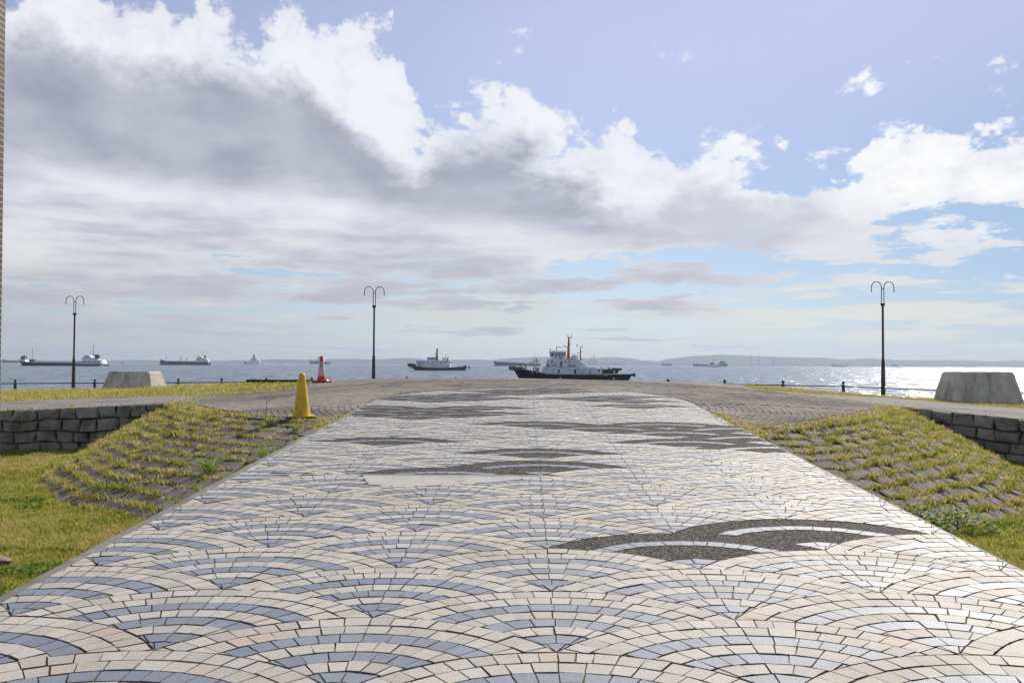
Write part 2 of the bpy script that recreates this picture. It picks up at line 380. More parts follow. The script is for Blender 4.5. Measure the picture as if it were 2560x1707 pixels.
def tile_mat(name, col, rough):
    m = bpy.data.materials.new(name); m.use_nodes = True; t = m.node_tree; p = t.nodes['Principled BSDF']
    tc = t.nodes.new('ShaderNodeTexCoord'); o = S(t, tc.outputs['Object'])
    a = t.nodes.new('ShaderNodeAttribute'); a.attribute_name = 'rnd'; r = S(t, a.outputs['Fac'])
    g = noise(t, o, 260, 3, 0.7); b = noise(t, o, 34, 5, 0.6); d = noise(t, o, 0.9, 6, 0.65)
    f = (r * 0.50 + (g - 0.5) * 1.5 + (b - 0.5) * 0.8 + 0.25).clamp()
    c = mixc(t, f, tuple(x * 0.70 for x in col), tuple(min(1, x * 1.16) for x in col))
    c = mixc(t, r.sm(0.955, 0.985) * 0.6, c, (0.55, 0.42, 0.30) if col[0] > 0.4 else (0.30, 0.33, 0.40))
    c = mixc(t, d.sm(0.50, 0.72) * 0.5, c, tuple(x * y for x, y in zip(col, (0.70, 0.66, 0.60))))
    d2 = noise(t, o, 7.0, 6, 0.7); c = mixc(t, d2.sm(0.58, 0.76) * 0.4, c, tuple(x * y for x, y in zip(col, (0.66, 0.60, 0.52))))
    t.links.new(c.k, p.inputs['Base Color'])
    rr = (g * 0.25 + (d - 0.5) * 0.25 + rough - 0.12); t.links.new(rr.k, p.inputs['Roughness'])
    p.inputs['Specular IOR Level'].default_value = 0.38
    bu = t.nodes.new('ShaderNodeBump'); bu.inputs['Strength'].default_value = 1.0; bu.inputs['Distance'].default_value = 0.0042
    h = noise(t, o, 95, 5, 0.65); t.links.new(h.k, bu.inputs['Height']); t.links.new(bu.outputs[0], p.inputs['Normal'])
    return m
M['white'] = tile_mat('cream_tile', (0.61, 0.565, 0.49), 0.64)
M['blue'] = tile_mat('blue_tile', (0.285, 0.318, 0.385), 0.47)
M['side'] = mat('tile_side', (0.17, 0.145, 0.11), 0.95, 0.3, 30, spec=0.05)
def pebble_mat():
    m = bpy.data.materials.new('pebble_concrete'); m.use_nodes = True; t = m.node_tree; p = t.nodes['Principled BSDF']
    tc = t.nodes.new('ShaderNodeTexCoord'); o = S(t, tc.outputs['Object'])
    v = t.nodes.new('ShaderNodeTexVoronoi'); v.inputs['Scale'].default_value = 75; t.links.new(o.k, v.inputs['Vector'])
    col = S(t, v.outputs['Color']); sp = t.nodes.new('ShaderNodeSeparateXYZ'); t.links.new(col.k, sp.inputs[0]); r = S(t, sp.outputs[0])
    d = S(t, v.outputs['Distance'])
    c = mixc(t, r.sm(0.42, 0.8), (0.026, 0.022, 0.019), (0.34, 0.31, 0.27))
    c = mixc(t, d.sm(0.34, 0.62), c, (0.045, 0.038, 0.031))
    n = noise(t, o, 2.2, 5, 0.6); c = mixc(t, n.sm(0.45, 0.75) * 0.35, c, (0.13, 0.115, 0.095))
    t.links.new(c.k, p.inputs['Base Color']); p.inputs['Roughness'].default_value = 0.86; p.inputs['Specular IOR Level'].default_value = 0.15
    b = t.nodes.new('ShaderNodeBump'); b.inputs['Strength'].default_value = 1.0; b.inputs['Distance'].default_value = 0.006; b.invert = True
    t.links.new(d.k, b.inputs['Height']); t.links.new(b.outputs[0], p.inputs['Normal'])
    return m
M['pebble'] = pebble_mat()

# ------------------------------------------------------------------ plan of the ground
TL = [(-2.62, 12.4), (-3.14, 12.5), (-3.84, 12.7), (-4.62, 13.7), (-5.76, 15.7), (-6.58, 17.2)]
FL = [(-2.62, 8.1), (-3.58, 8.6), (-4.30, 9.45), (-5.10, 10.0), (-6.40, 11.8), (-7.6, 15.6)]
TR = [(3.07, 12.2), (3.6, 12.0), (4.45, 12.6), (5.46, 13.8), (6.9, 16.2), (7.5, 17.0)]
FR = [(3.05, 7.9), (4.13, 8.26), (5.14, 9.2), (6.0, 9.9), (7.2, 11.6), (8.35, 15.4)]
WL = [(-6.58, 17.2), (-9.66, 16.6), (-18, 15.2)]
WR = [(7.5, 17.0), (9.2, 15.8), (14, 12.6)]
VL = [(-5.9, 24.8), (-6.7, 23.2), (-8, 22.8), (-10.6, 22.6), (-12.3, 21.1), (-18, 19.2)]
VR = [(7.2, 25.7), (8.5, 25.0), (10.4, 24.6), (11.3, 23.7), (12.8, 22.0), (20, 17.5)]
plaza_poly = TL[::-1] + [(-2.62, 11.0), (3.07, 11.0)] + TR + [VR[0], (7.3, 30), (7.4, sea_y(7.4) - 0.3), (-6.8, sea_y(-6.8) - 0.3), (-6.3, 30), VL[0], VL[1], VL[2]]
walkL_poly = [WL[0], VL[2], VL[3], VL[4], VL[5], WL[2], WL[1]]
walkR_poly = [WR[0], WR[1], WR[2], (20, 9.5), VR[5], VR[4], VR[3], VR[2], VR[1], VR[0]]
vergeL_poly = VL + [(-34, 17), (-34, sea_y(-34) - 0.3), (-6.8, sea_y(-6.8) - 0.3), (-6.3, 30)]
vergeR_poly = VR + [(34, 12), (34, sea_y(34) - 0.3), (7.4, sea_y(7.4) - 0.3), (7.3, 30)]
region('plaza', plaza_poly, hu, M['plaza'], 0.45)
region('walkway', walkL_poly, lambda x, y: hu(x, y) + 0.012, M['walk'], 0.8)
region('walkway', walkR_poly, lambda x, y: hu(x, y) + 0.012, M['walk'], 0.8)
region('verge', vergeL_poly, hu, M['verge'], 1.0)
region('verge', vergeR_poly, hu, M['verge'], 1.0)
lawnL = [(-2.62, -3), (-2.62, 8.4)] + FL[1:] + [(-7.9, 17.1), (-9.66, 16.75), (-18, 15.35), (-24, 14), (-24, -3)]
lawnR = [(3.05, -3), (24, -3), (24, 5), (14, 12.75), (9.2, 15.95), (8.2, 16.7)] + FR[:0:-1] + [(3.05, 8.2)]
region('lawn', lawnL, hl, M['lawn'], 0.6)
region('lawn', lawnR, hl, M['lawn'], 0.6)

# ------------------------------------------------------------------ the tiled path
def clip_half(P, n, d):
    """convex polygon, keep n.p <= d"""
    out = []
    for i in range(len(P)):
        a, b = P[i], P[(i + 1) % len(P)]
        da = n[0] * a[0] + n[1] * a[1] - d; db = n[0] * b[0] + n[1] * b[1] - d
        if da <= 0: out.append(a)
        if (da < 0) != (db < 0) and abs(da - db) > 1e-12:
            k = da / (da - db); out.append((a[0] + (b[0] - a[0]) * k, a[1] + (b[1] - a[1]) * k))
    return out
def area(P): return 0.5 * sum(P[i][0] * P[(i + 1) % len(P)][1] - P[(i + 1) % len(P)][0] * P[i][1] for i in range(len(P)))
def inset(P, g, o=None):
    """shrink a convex counter-clockwise polygon by g"""
    Q = P
    for i in range(len(P)):
        a, b = P[i], P[(i + 1) % len(P)]; L = math.hypot(b[0] - a[0], b[1] - a[1])
        if L < 1e-5: continue
        n = ((b[1] - a[1]) / L, -(b[0] - a[0]) / L); k_ = g
        if o is not None:                      # joints along the arcs are wider than the ones across them
            d = (P[0][0] * 0 + (a[0] + b[0]) / 2 - o[0], (a[1] + b[1]) / 2 - o[1]); q = math.hypot(*d)
            k_ = g * (1.2 - 0.55 * abs((b[0] - a[0]) * d[0] + (b[1] - a[1]) * d[1]) / max(L * q, 1e-6))
        Q = clip_half(Q, n, n[0] * a[0] + n[1] * a[1] - k_)
        if len(Q) < 3: return []
    return clean(Q)
def clean(P, e=0.004):
    Q = []
    for p in P:
        if not Q or math.hypot(p[0] - Q[-1][0], p[1] - Q[-1][1]) > e: Q.append(p)
    if len(Q) > 2 and math.hypot(Q[0][0] - Q[-1][0], Q[0][1] - Q[-1][1]) <= e: Q.pop()
    return Q
SP, PP, U0, V0 = 0.877, 0.877 / math.sin(R(60)), 0.145, 3.866
SQ = 0.8645 / PP                              # the fans are laid a little shorter than true circles along the path
RW = PP / 8; RMAX = PP
def fan_c(k, n): return (U0 + SP * k, PP * (n + (0.5 if k % 2 else 0.0)))
def flat(P): return [(a, V0 + b * SQ) for a, b in P]
def clip_fan(P, k, n):
    cu = sum(p[0] for p in P) / len(P); cv = sum(p[1] for p in P) / len(P)
    for dk, dn in ((-1, -1 if k % 2 == 0 else 0), (1, -1 if k % 2 == 0 else 0), (0, -1), (-1, -2 if k % 2 == 0 else -1), (1, -2 if k % 2 == 0 else -1), (-2, -1), (2, -1), (-2, 0), (2, 0)):
        c = fan_c(k + dk, n + dn)
        if c[1] > fan_c(k, n)[1] + 1e-6: continue
        if (dk, dn) in ((-2, 0), (2, 0)):               # level neighbours meet on the line half way
            s = 1 if dk > 0 else -1; P = clip_half(P, (s, 0), s * (U0 + SP * (k + s)))
        else:
            dx, dy = cu - c[0], cv - c[1]; L = math.hypot(dx, dy)
            if L > RMAX + 0.3: continue
            if L < 1e-6: return []
            nx, ny = dx / L, dy / L
            P = clip_half(P, (-nx, -ny), -(nx * c[0] + ny * c[1] + RMAX))
        if len(P) < 3: return []
        cu = sum(p[0] for p in P) / len(P); cv = sum(p[1] for p in P) / len(P)
    return P
def clip_path(P):
    P = clip_half(P, (1, 0), PR); P = clip_half(P, (-1, 0), -PL) if len(P) > 2 else []
    if len(P) < 3: return []
    cu = sum(p[0] for p in P) / len(P); cv = sum(p[1] for p in P) / len(P)
    if cv > EY:
        a, b = (cu - EC) / EA, (cv - EY) / EB; L = math.hypot(a, b)
        if L > 0.9:
            n = (a / L / EA, b / L / EB); q = math.hypot(*n); n = (n[0] / q, n[1] / q)
            e = (EC + EA * a / L, EY + EB * b / L); P = clip_half(P, n, n[0] * e[0] + n[1] * e[1])
    return P if len(P) > 2 else []
DARK = {(2, 2), (1, 1), (0, 5), (-1, 4), (0, 6), (-2, 7), (2, 7), (2, 8), (2, 9), (1, 8), (3, 6), (3, 7), (3, 8), (0, 9),
        (-2, 10), (-1, 10), (-3, 10), (-2, 11), (-3, 11), (-1, 11), (-2, 13), (-1, 13), (-2, 14), (-1, 14), (0, 15), (-1, 15), (0, 16), (1, 13), (2, 12), (2, 13), (2, 14), (1, 15), (1, 16), (-3, 13)}
PATCH = [(-1.50, 8.18), (-1.36, 7.72), (-0.9, 7.66), (-0.35, 7.84), (0.05, 8.06), (0.25, 8.17)]
tiles, panels = [], {}
for k in range(-4, 5):
    for n in range(-4, 19):
        c = fan_c(k, n); dark = (k, n) in DARK
        if V0 + SQ * (c[1] + PP) < 0.5: continue
        for i in range(8):
            r0, r1 = i * RW, (i + 1) * RW; rm = (r0 + r1) / 2
            isdark = dark and i in (7, 6, 4, 3, 2)
            col = 'blue' if i in (0, 1, 3, 5) else 'white'
            jr = rng.uniform(-0.002, 0.002); sl = rng.uniform(-0.05, 0.05, 2)
            if isdark: E = [q * 0.06 / rm for q in range(-26, 27)]
            elif i == 0: E = [R(-68), R(-21), R(21), R(68)]
            else:
                dth = 0.102 / rm; m_ = int(R(72) / dth) + 1
                E = [q * dth + (0.006 * math.sin(q * 7.3 + k * 3 + n * 5 + i * 2.9) + sl[0 if q < 0 else 1] * min(abs(q), 2) / 2) / rm for q in range(-m_, m_ + 1)]
            E = [q for q in E if abs(q) < R(89)]
            for t0, t1 in zip(E, E[1:]):
                q0 = max(r0 + jr, 0.012 if i == 0 else 0)
                P = [(c[0] + r * math.sin(th), c[1] + r * math.cos(th)) for r, th in ((q0, t1), (r1 + jr, t1), (r1 + jr, t0), (q0, t0))]
                if i == 0 and not isdark: P = [c] + [(c[0] + r1 * math.sin(q), c[1] + r1 * math.cos(q)) for q in np.linspace(t1, t0, 3)]
                P = clean(P, 0.001)
                if len(P) < 3: continue
                if area(P) < 0: P = P[::-1]
                P = clip_fan(P, k, n)
                if not P or len(P) < 3: continue
                P = clip_path(flat(P))
                if not P or len(P) < 3: continue
                if not 0.6 < P[0][1] < 19.3: continue
                A = area(P)
                if A < (0.0003 if not isdark else 1e-5): continue
                if isdark: panels.setdefault((k, n), []).append(P); continue
                cu = sum(p[0] for p in P) / len(P); cv = sum(p[1] for p in P) / len(P)
                if inside(np.array(cu), np.array(cv), PATCH) or (abs(cv - 8.19) < 0.035 and cu < 0.3): continue
                g = 0.0040 + rng.uniform(0, 0.0013)
                if cv > 9: g *= 0.92
                Q = inset(P, g, (c[0], V0 + c[1] * SQ))
                if len(Q) < 3 or area(Q) < 0.0002: continue
                tiles.append((cu, cv, col, Q))
tiles.sort(key=lambda q: q[1])
path = empty('path', (0, 0, 0)); tag(path, kind='structure')
def W(p): return (p[0] + PX * p[1], p[1])
def tile_geo(Q, cv, near):
    cx = sum(p[0] for p in Q) / len(Q); cy = sum(p[1] for p in Q) / len(Q)
    dz = rng.normal(0, 0.0011); tx, ty = rng.normal(0, 0.007, 2)
    def z(p): return float(zc(p[1])) + dz + (p[0] - cx) * tx + (p[1] - cy) * ty
    n = len(Q); v, f = [], []
    if cv < 10: jit = rng.normal(0, 0.0014, (n, 2)); Q = [(p[0] + j[0], p[1] + j[1]) for p, j in zip(Q, jit)]
    if near:
        jit = rng.normal(0, 0.0012, (n, 2)); Q = [(p[0] + j[0], p[1] + j[1]) for p, j in zip(Q, jit)]
        q = inset(Q, 0.0016)
        if len(q) != n: near = False
    if near:
        v += [(*W(p), z(p) - 0.016) for p in Q] + [(*W(p), z(p) - 0.0016) for p in Q] + [(*W(p), z(p)) for p in q]
        for a in range(2): f += [(a * n + i, a * n + (i + 1) % n, (a + 1) * n + (i + 1) % n, (a + 1) * n + i) for i in range(n)]
        f.append(tuple(range(2 * n, 3 * n)))
    else:
        v += [(*W(p), z(p) - 0.014) for p in Q] + [(*W(p), z(p)) for p in Q]
        f += [(i, (i + 1) % n, n + (i + 1) % n, n + i) for i in range(n)]; f.append(tuple(range(n, 2 * n)))
    return v, f
def side_slot(o):
    me = o.data; n = np.empty(len(me.polygons) * 3, 'f'); me.polygons.foreach_get('normal', n)
    me.polygons.foreach_set('material_index', (np.abs(n.reshape(-1, 3)[:, 2]) < 0.5).astype('i')); return o
mass = {'white': ([], [], []), 'blue': ([], [], [])}
vis = 0
for cu, cv, col, Q in tiles:
    near_b = cv < 9.5
    big = cv > 3.3 and abs(cu + PX * cv) < 0.60 * cv and vis < 300
    v, f = tile_geo(Q, cv, False)
    rv = rng.random()
    if big:
        vis += 1
        side_slot(link_mesh('tile', v, f, [M[col], M['side']], path, attr=[rv] * len(f)))
    else:
        mv, mf, mr = mass[col]; b = len(mv); mv += v; mf += [tuple(i + b for i in q) for q in f]; mr += [rv] * len(f)
for col in mass: side_slot(link_mesh('tiles', mass[col][0], mass[col][1], [M[col], M['side']], path, attr=mass[col][2], kind='stuff'))
for (k, n), Ps in panels.items():
    v, f = [], []
    for P in Ps:
        b = len(v); v += [(*W(p), float(zc(p[1])) - 0.003) for p in P]; f.append(tuple(range(b, b + len(P))))
    link_mesh('pebble_panel', v, f, M['pebble'], path)
# bed of the path with its kerbs: a raised causeway
ys = list(np.arange(-3, EY, 0.35)) + [EY]
rim = [(PL, y) for y in ys] + [(EC - EA * math.cos(a), EY + EB * math.sin(a)) for a in np.linspace(0.03, math.pi - 0.03, 60)] + [(PR, y) for y in ys[::-1]]
def offs(p, d):
    if p[1] < EY - 1e-6: return (p[0] + (-d if p[0] < 0 else d), p[1])
    a, b = (p[0] - EC) / EA ** 2, (p[1] - EY) / EB ** 2; L = math.hypot(a, b); return (p[0] + a / L * d, p[1] + b / L * d)
mb = MB(); nr = len(rim); half = nr // 2
rows_ = sorted(set(round(float(p[1]), 4) for p in rim)); bv, bf = [], []
for y in rows_:
    if y <= EY: a, b = PL, PR
    else:
        q = EA * math.sqrt(max(0, 1 - ((y - EY) / EB) ** 2)); a, b = EC - q, EC + q
    bv += [(*W((a + (b - a) * s, y)), float(zc(y)) - 0.0065) for s in np.linspace(0, 1, 7)]
for r in range(len(rows_) - 1): bf += [(r * 7 + i, r * 7 + i + 1, r * 7 + 8 + i, r * 7 + 7 + i) for i in range(6)]
link_mesh('mortar_bed', bv, bf, M['mortar'], path)
kv, kf = [], []
for p in rim:
    a, b = offs(p, -0.004), offs(p, (0.07 if p[0] < 0 else 0.025) if p[1] < EY else 0.05)
    z = float(zc(p[1])); lo = -0.9 if p[1] < 12.6 else z - 0.2
    kv += [(*W(a), z - 0.05), (*W(a), z - 0.001), (*W(b), z - 0.004), (*W(b), lo)]
for i in range(nr - 1): kf += [(i * 4 + j, i * 4 + 4 + j, i * 4 + 5 + j, i * 4 + 1 + j) for j in range(3)]
link_mesh('kerb', kv, kf, M['kerb'], path)
pv = [(*W(p), float(zc(p[1])) - 0.0015) for p in PATCH]; link_mesh('concrete_patch', pv + [(x, y, z - 0.01) for x, y, z in pv], [tuple(range(6))[::-1]] + [(i, (i + 1) % 6, 6 + (i + 1) % 6, 6 + i) for i in range(6)], M['patch'], path)
MB().box(-2.64 + .12, 0.16 + .12, 8.172, 8.212, float(zc(8.19)) - 0.02, float(zc(8.19)) + 0.001).build('joint_strip', M['patch'], path)
MB().prism([W(p) for p in ((-2.64, 8.13), (-2.64, 7.93), (-2.2, 8.0), (-1.9, 8.13))], float(zc(8.05)) - .02, float(zc(8.05)) - .001, 'z').build('concrete_patch', M['patch'], path)

# ------------------------------------------------------------------ plaza bricks in rings round the end of the path
plaza = bpy.data.objects['plaza']
bricks = []
for i in range(0, 115):
    e0 = 1 + (0.09 + i * 0.105) / 2.8; e1 = e0 + 0.096 / 2.8
    aa, bb = EA * (e0 + e1) / 2, EB * (e0 + e1) / 2 - (e0 - 1) * 0.75
    circ = math.pi * (aa + bb) * 1.05
    for s in range(int(circ / 0.21)):
        th = 2 * math.pi * (s + 0.5 * (i % 2)) * 0.21 / circ
        x, y = EC + PX * EY + aa * math.cos(th), EY + bb * math.sin(th)
        bricks.append((x, y, aa, bb, th))
B = np.array(bricks)
keep = inside(B[:, 0], B[:, 1], plaza_poly) & (path_out(B[:, 0], B[:, 1]) > 0.07) & (B[:, 1] < 26) & (np.abs(B[:, 0]) < 0.62 * B[:, 1])
B = B[keep]; B = B[np.argsort(np.hypot(B[:, 0], B[:, 1]))]
tx, ty = -B[:, 2] * np.sin(B[:, 4]), B[:, 3] * np.cos(B[:, 4]); L = np.hypot(tx, ty); tx /= L; ty /= L
cs = []
for a, b in ((-1, -1), (1, -1), (1, 1), (-1, 1)):
    cs.append(np.stack([B[:, 0] + tx * a * 0.1 - ty * b * 0.0455, B[:, 1] + ty * a * 0.1 + tx * b * 0.0455], 1))
lift = rng.normal(0, 0.0016, len(B)); HB = [hu(c[:, 0], c[:, 1]) + 0.011 + lift for c in cs]
bv, bf, br = [], [], []
for i in range(len(B)):
    top_ = [(cs[j][i, 0], cs[j][i, 1], HB[j][i]) for j in range(4)]; low_ = [(x, y, z - 0.02) for x, y, z in top_]
    f = [(4, 5, 6, 7)] + [(j, (j + 1) % 4, 4 + (j + 1) % 4, 4 + j) for j in range(4)]
    if i < 300: link_mesh('brick', low_ + top_, f, M['brick'], plaza, attr=[rng.random()] * 5)
    else:
        b = len(bv); bv += low_ + top_; bf += [tuple(q + b for q in g) for g in f]; br += [rng.random()] * 5
link_mesh('bricks', bv, bf, M['brick'], plaza, attr=br, kind='stuff')

# ------------------------------------------------------------------ banks of set stones
def lerp_poly(P, s):
    q = s * (len(P) - 1); i = min(int(q), len(P) - 2); k = q - i
    return (P[i][0] + (P[i + 1][0] - P[i][0]) * k, P[i][1] + (P[i + 1][1] - P[i][1]) * k)
def bank_pt(T, F, s, r):
    a, b = lerp_poly(T, s), lerp_poly(F, s); x, y = a[0] + (b[0] - a[0]) * r, a[1] + (b[1] - a[1]) * r
    za, zb = float(hu(a[0], a[1])), float(hl(b[0], b[1]))
    q = r + 0.035 * math.sin(math.pi * r) * -1
    return Vector((x, y, za + (zb - za) * q - 0.012))
grass_spots = []      # (point, spread, how many, height, tone)
def make_bank(T, F, side):
    ns, nr_ = 40, 16
    v = [bank_pt(T, F, i / ns, j / nr_) for i in range(ns + 1) for j in range(-1, nr_ + 2)]
    for q in v: pass
    k = nr_ + 3; f = [(i * k + j, i * k + j + 1, i * k + k + j + 1, i * k + k + j) for i in range(ns) for j in range(k - 1)]
    bank = link_mesh('bank', v, f, M['soil'], smooth=True, kind='structure')
    b2 = bank.data
    # stones row by row; a row's stones are about 0.3 m wide
    rows = 12
    for j in range(rows):
        r0, r1 = j / rows, (j + 1) / rows; rm = (r0 + r1) / 2
        pts = [bank_pt(T, F, q / 60, rm) for q in range(61)]
        ln = [0]
        for a, b in zip(pts, pts[1:]): ln.append(ln[-1] + (b - a).length)
        x = rng.uniform(-0.2, 0.0)
        while x < ln[-1]:
            wd = rng.uniform(0.24, 0.40); a, b = max(x, 0) / ln[-1], min(x + wd, ln[-1]) / ln[-1]; x += wd
            if (b - a) * ln[-1] < 0.13: continue
            s0, s1 = (np.interp(q * ln[-1], ln, np.linspace(0, 1, 61)) for q in (a, b))
            gs = 0.022 / max(ln[-1], 1) ; g = 0.10
            cor = []
            for ds, dr in ((0.14, 0), (0.86, 0), (1, 0.16), (1, 0.84), (0.86, 1), (0.14, 1), (0, 0.84), (0, 0.16)):
                ds = ds + rng.uniform(-0.07, 0.07); dr = dr + rng.uniform(-0.07, 0.07)
                cor.append(bank_pt(T, F, min(max(s0 + (s1 - s0) * (0.035 + 0.93 * ds), 0), 1), r0 + (r1 - r0) * (0.05 + 0.90 * dr)))
            c = sum(cor, Vector()) / 8; nrm = (cor[2] - cor[6]).cross(cor[4] - cor[0]).normalized()
            if nrm.z < 0: nrm.negate()
            hgt = rng.uniform(0.012, 0.034); tlt = Vector((rng.normal(0, .03), rng.normal(0, .03), 0))
            vv = [p - nrm * 0.05 for p in cor] + [p + nrm * (hgt * 0.55 + (p - c).dot(tlt)) for p in cor] + [c + (p - c) * 0.72 + nrm * (hgt + (p - c).dot(tlt)) for p in cor]
            ff = [(a_ * 8 + i, a_ * 8 + (i + 1) % 8, a_ * 8 + 8 + (i + 1) % 8, a_ * 8 + 8 + i) for a_ in range(2) for i in range(8)] + [tuple(range(16, 24))]
            rv = rng.random()
            o = link_mesh('stone', vv, ff, M['bankstone'], bank, attr=[rv] * len(ff))
            # grass in the joints: thick towards the wall side, thin beside the path
            sm_ = (s0 + s1) / 2; thick = 0.55 + 1.05 * sm_ ** 0.8 + (0.2 if side > 0 else 0.0)
            for e in (cor[4], cor[5], (cor[4] + cor[5]) / 2, (cor[4] * .75 + cor[5] * .25)):
                if rng.random() < thick: grass_spots.append((e + Vector(rng.normal(0, .015, 3)) * Vector((1, 1, 0)).length * .5, 0.075, int(rng.uniform(16, 40) * min(thick, 1.3)), rng.uniform(0.04, 0.095), rng.uniform(0.15, 0.9), side))
            for e in (cor[6], cor[7]):
                if rng.random() < thick * .45: grass_spots.append((e, 0.06, int(rng.uniform(8, 24)), rng.uniform(0.03, 0.06), rng.uniform(0.2, 0.9), side))
            if rng.random() < (thick - 0.95) * 0.75: grass_spots.append((c + nrm * 0.02, 0.15, int(40 * thick), 0.055, rng.uniform(0.3, 1.0), side))
    return bank
bankL = make_bank(TL, FL, -1)
bankR = make_bank(TR, FR, 1)

# ------------------------------------------------------------------ dry stone retaining walls
def stone_wall(name, line, nrm_side, label):
    root = empty(name, (0, 0, 0)); tag(root, label, 'wall')
    seg = []; tot = 0
    for a, b in zip(line, line[1:]): l = math.hypot(b[0] - a[0], b[1] - a[1]); seg.append((tot, l, a, b)); tot += l
    def at(d, z, out):
        for t0, l, a, b in seg:
            if d <= t0 + l or (t0, l, a, b) == seg[-1]:
                k = (d - t0) / l; tx, ty = (b[0] - a[0]) / l, (b[1] - a[1]) / l
                nx, ny = (ty, -tx) if nrm_side > 0 else (-ty, tx)
                return Vector((a[0] + (b[0] - a[0]) * k + nx * out, a[1] + (b[1] - a[1]) * k + ny * out, z))
    def tz(d): p = at(d, 0, 0); return float(hu(p.x, p.y)) + 0.03
    def bz(d): p = at(d, 0, 0); return float(hl(p.x, p.y)) - 0.08
    N = 24; mb = MB(); v = []; f = []
    for i in range(N + 1):
        d = tot * i / N; v += [at(d, bz(d), -0.02), at(d, tz(d) - 0.03, -0.02), at(d, tz(d) - 0.03, -0.5)]
    for i in range(N): f += [(i * 3 + j, i * 3 + 3 + j, i * 3 + 4 + j, i * 3 + 1 + j) for j in range(2)]
    link_mesh('backing', v, f, M['soil'], root)
    rows = 4; cuts = []
    for j in range(rows):
        c = [rng.uniform(-0.2, 0)]
        while c[-1] < tot: c.append(c[-1] + rng.uniform(0.25, 0.42))
        cuts.append(c)
    wave = [rng.uniform(-1, 1, 200) * 0.045 for _ in range(rows + 1)]
    def lvl(j, d):
        a, b = tz(d), bz(d)
        if j <= 0: return a - 0.012 + 0.2 * wave[0][int(abs(d) * 3) % 200]
        w_ = np.interp(abs(d) * 2.6, np.arange(200), wave[j])
        return a + (b - a) * j / rows + (w_ if j < rows else 0)
    for j in range(rows):
        for x0, x1 in zip(cuts[j], cuts[j][1:]):
            x0, x1 = max(x0, 0), min(x1, tot)
            if x1 - x0 < 0.1: continue
            g = 0.008; s0, s1 = rng.uniform(-0.032, 0.032, 2); xm = (x0 + x1) / 2
            pl = [(x0 + g + s0, lvl(j + 1, x0) + g), (x0 + (x1 - x0) * rng.uniform(.3, .7), lvl(j + 1, xm) + g + rng.uniform(-.02, .015)), (x1 - g + s1, lvl(j + 1, x1) + g),
                  (x1 - g + rng.uniform(-.012, .012), (lvl(j, x1) + lvl(j + 1, x1)) / 2), (x1 - g - s1, lvl(j, x1) - g), (x0 + (x1 - x0) * rng.uniform(.3, .7), lvl(j, xm) - g + rng.uniform(-.01, .01)),
                  (x0 + g - s0, lvl(j, x0) - g), (x0 + g + rng.uniform(-.012, .012), (lvl(j, x0) + lvl(j + 1, x0)) / 2)]
            pl = [(min(max(a, 0.0), tot), b) for a, b in pl]
            cx, cz_ = sum(p[0] for p in pl) / 8, sum(p[1] for p in pl) / 8
            o1 = rng.uniform(0.03, 0.08); fa, fb = rng.normal(0, 0.08, 2)
            n = len(pl)
            vv = [at(a, b, -0.03) for a, b in pl] + [at(a, b, o1 * 0.45) for a, b in pl]
            vv += [at(cx + (a - cx) * 0.84, cz_ + (b - cz_) * 0.84, o1 + (a - cx) * fa + (b - cz_) * fb + rng.normal(0, 0.006)) for a, b in pl]
            vv.append(at(cx + rng.normal(0, .03), cz_ + rng.normal(0, .03), o1 + rng.uniform(0.0, 0.03)))
            ff = [(r * n + i, r * n + (i + 1) % n, (r + 1) * n + (i + 1) % n, (r + 1) * n + i) for r in range(2) for i in range(n)] + [(2 * n + i, 2 * n + (i + 1) % n, 3 * n) for i in range(n)]
            if nrm_side < 0: ff = [q[::-1] for q in ff]
            link_mesh('stone', vv, ff, M['stone'], root, attr=[rng.random()] * len(ff))
    return at, tz, tot
atL = stone_wall('retaining_wall', WL, -1, 'dark rough stone retaining wall behind the lawn with the pillar and the shoe')
atR = stone_wall('retaining_wall', WR, 1, 'dark rough stone retaining wall below the walkway nearest the sun glitter')

# ------------------------------------------------------------------ seawall, railing, lamps
def on_sea(X, back=0.0): return (X, sea_y(X) - back)
_tx = [-34, -23, -13.4, -5, 8, 12.5, 16, 24, 34]; _tz = [1.02, .86, .72, .56, .57, .60, .72, .92, 1.1]
def post_top(X): return CAM_Z - float(np.interp(X, _tx, _tz))
def wall_top(X): return post_top(X) - 0.50
M['seawall'] = mat('seawall_concrete', (0.26, 0.235, 0.20), 0.85, 0.25, 2.0, 0.01, 30, dirt=(0.12, 0.105, 0.08), dscale=1.2, damt=0.6)
M['iron'] = mat('painted_iron', (0.055, 0.030, 0.026), 0.45, 0.5, 9, 0.002, 60, dirt=(0.12, 0.045, 0.022), dscale=5, damt=0.5)
M['irondark'] = mat('dark_iron', (0.022, 0.02, 0.02), 0.5, 0.4, 9, 0.001, 60, dirt=(0.07, 0.03, 0.02), dscale=5, damt=0.4)
sw = empty('seawall', (0, sea_y(0), 0)); tag(sw, 'long concrete seawall with a low cap under the black railing', 'wall')
xs = np.linspace(-60, 60, 80); rs = []
for x in xs:
    y = sea_y(x); z = wall_top(x)
    rs.append([(x, y - 0.3 - sw.location.y, z - 0.5), (x, y - 0.3 - sw.location.y, z - 0.02), (x, y - 0.27 - sw.location.y, z), (x, y + 0.27 - sw.location.y, z), (x, y + 0.3 - sw.location.y, z - 0.02), (x, y + 0.3 - sw.location.y, z - 0.25), (x, y + 0.18 - sw.location.y, z - 0.26), (x, y + 0.6 - sw.location.y, SEA_Z - 1)])
MB().loft(rs, cap=False, close=False).build('cap', M['seawall'], sw)
rail = empty('railing', (0, sea_y(0), 0)); tag(rail, 'black iron railing of ball topped posts along the seawall', 'railing')
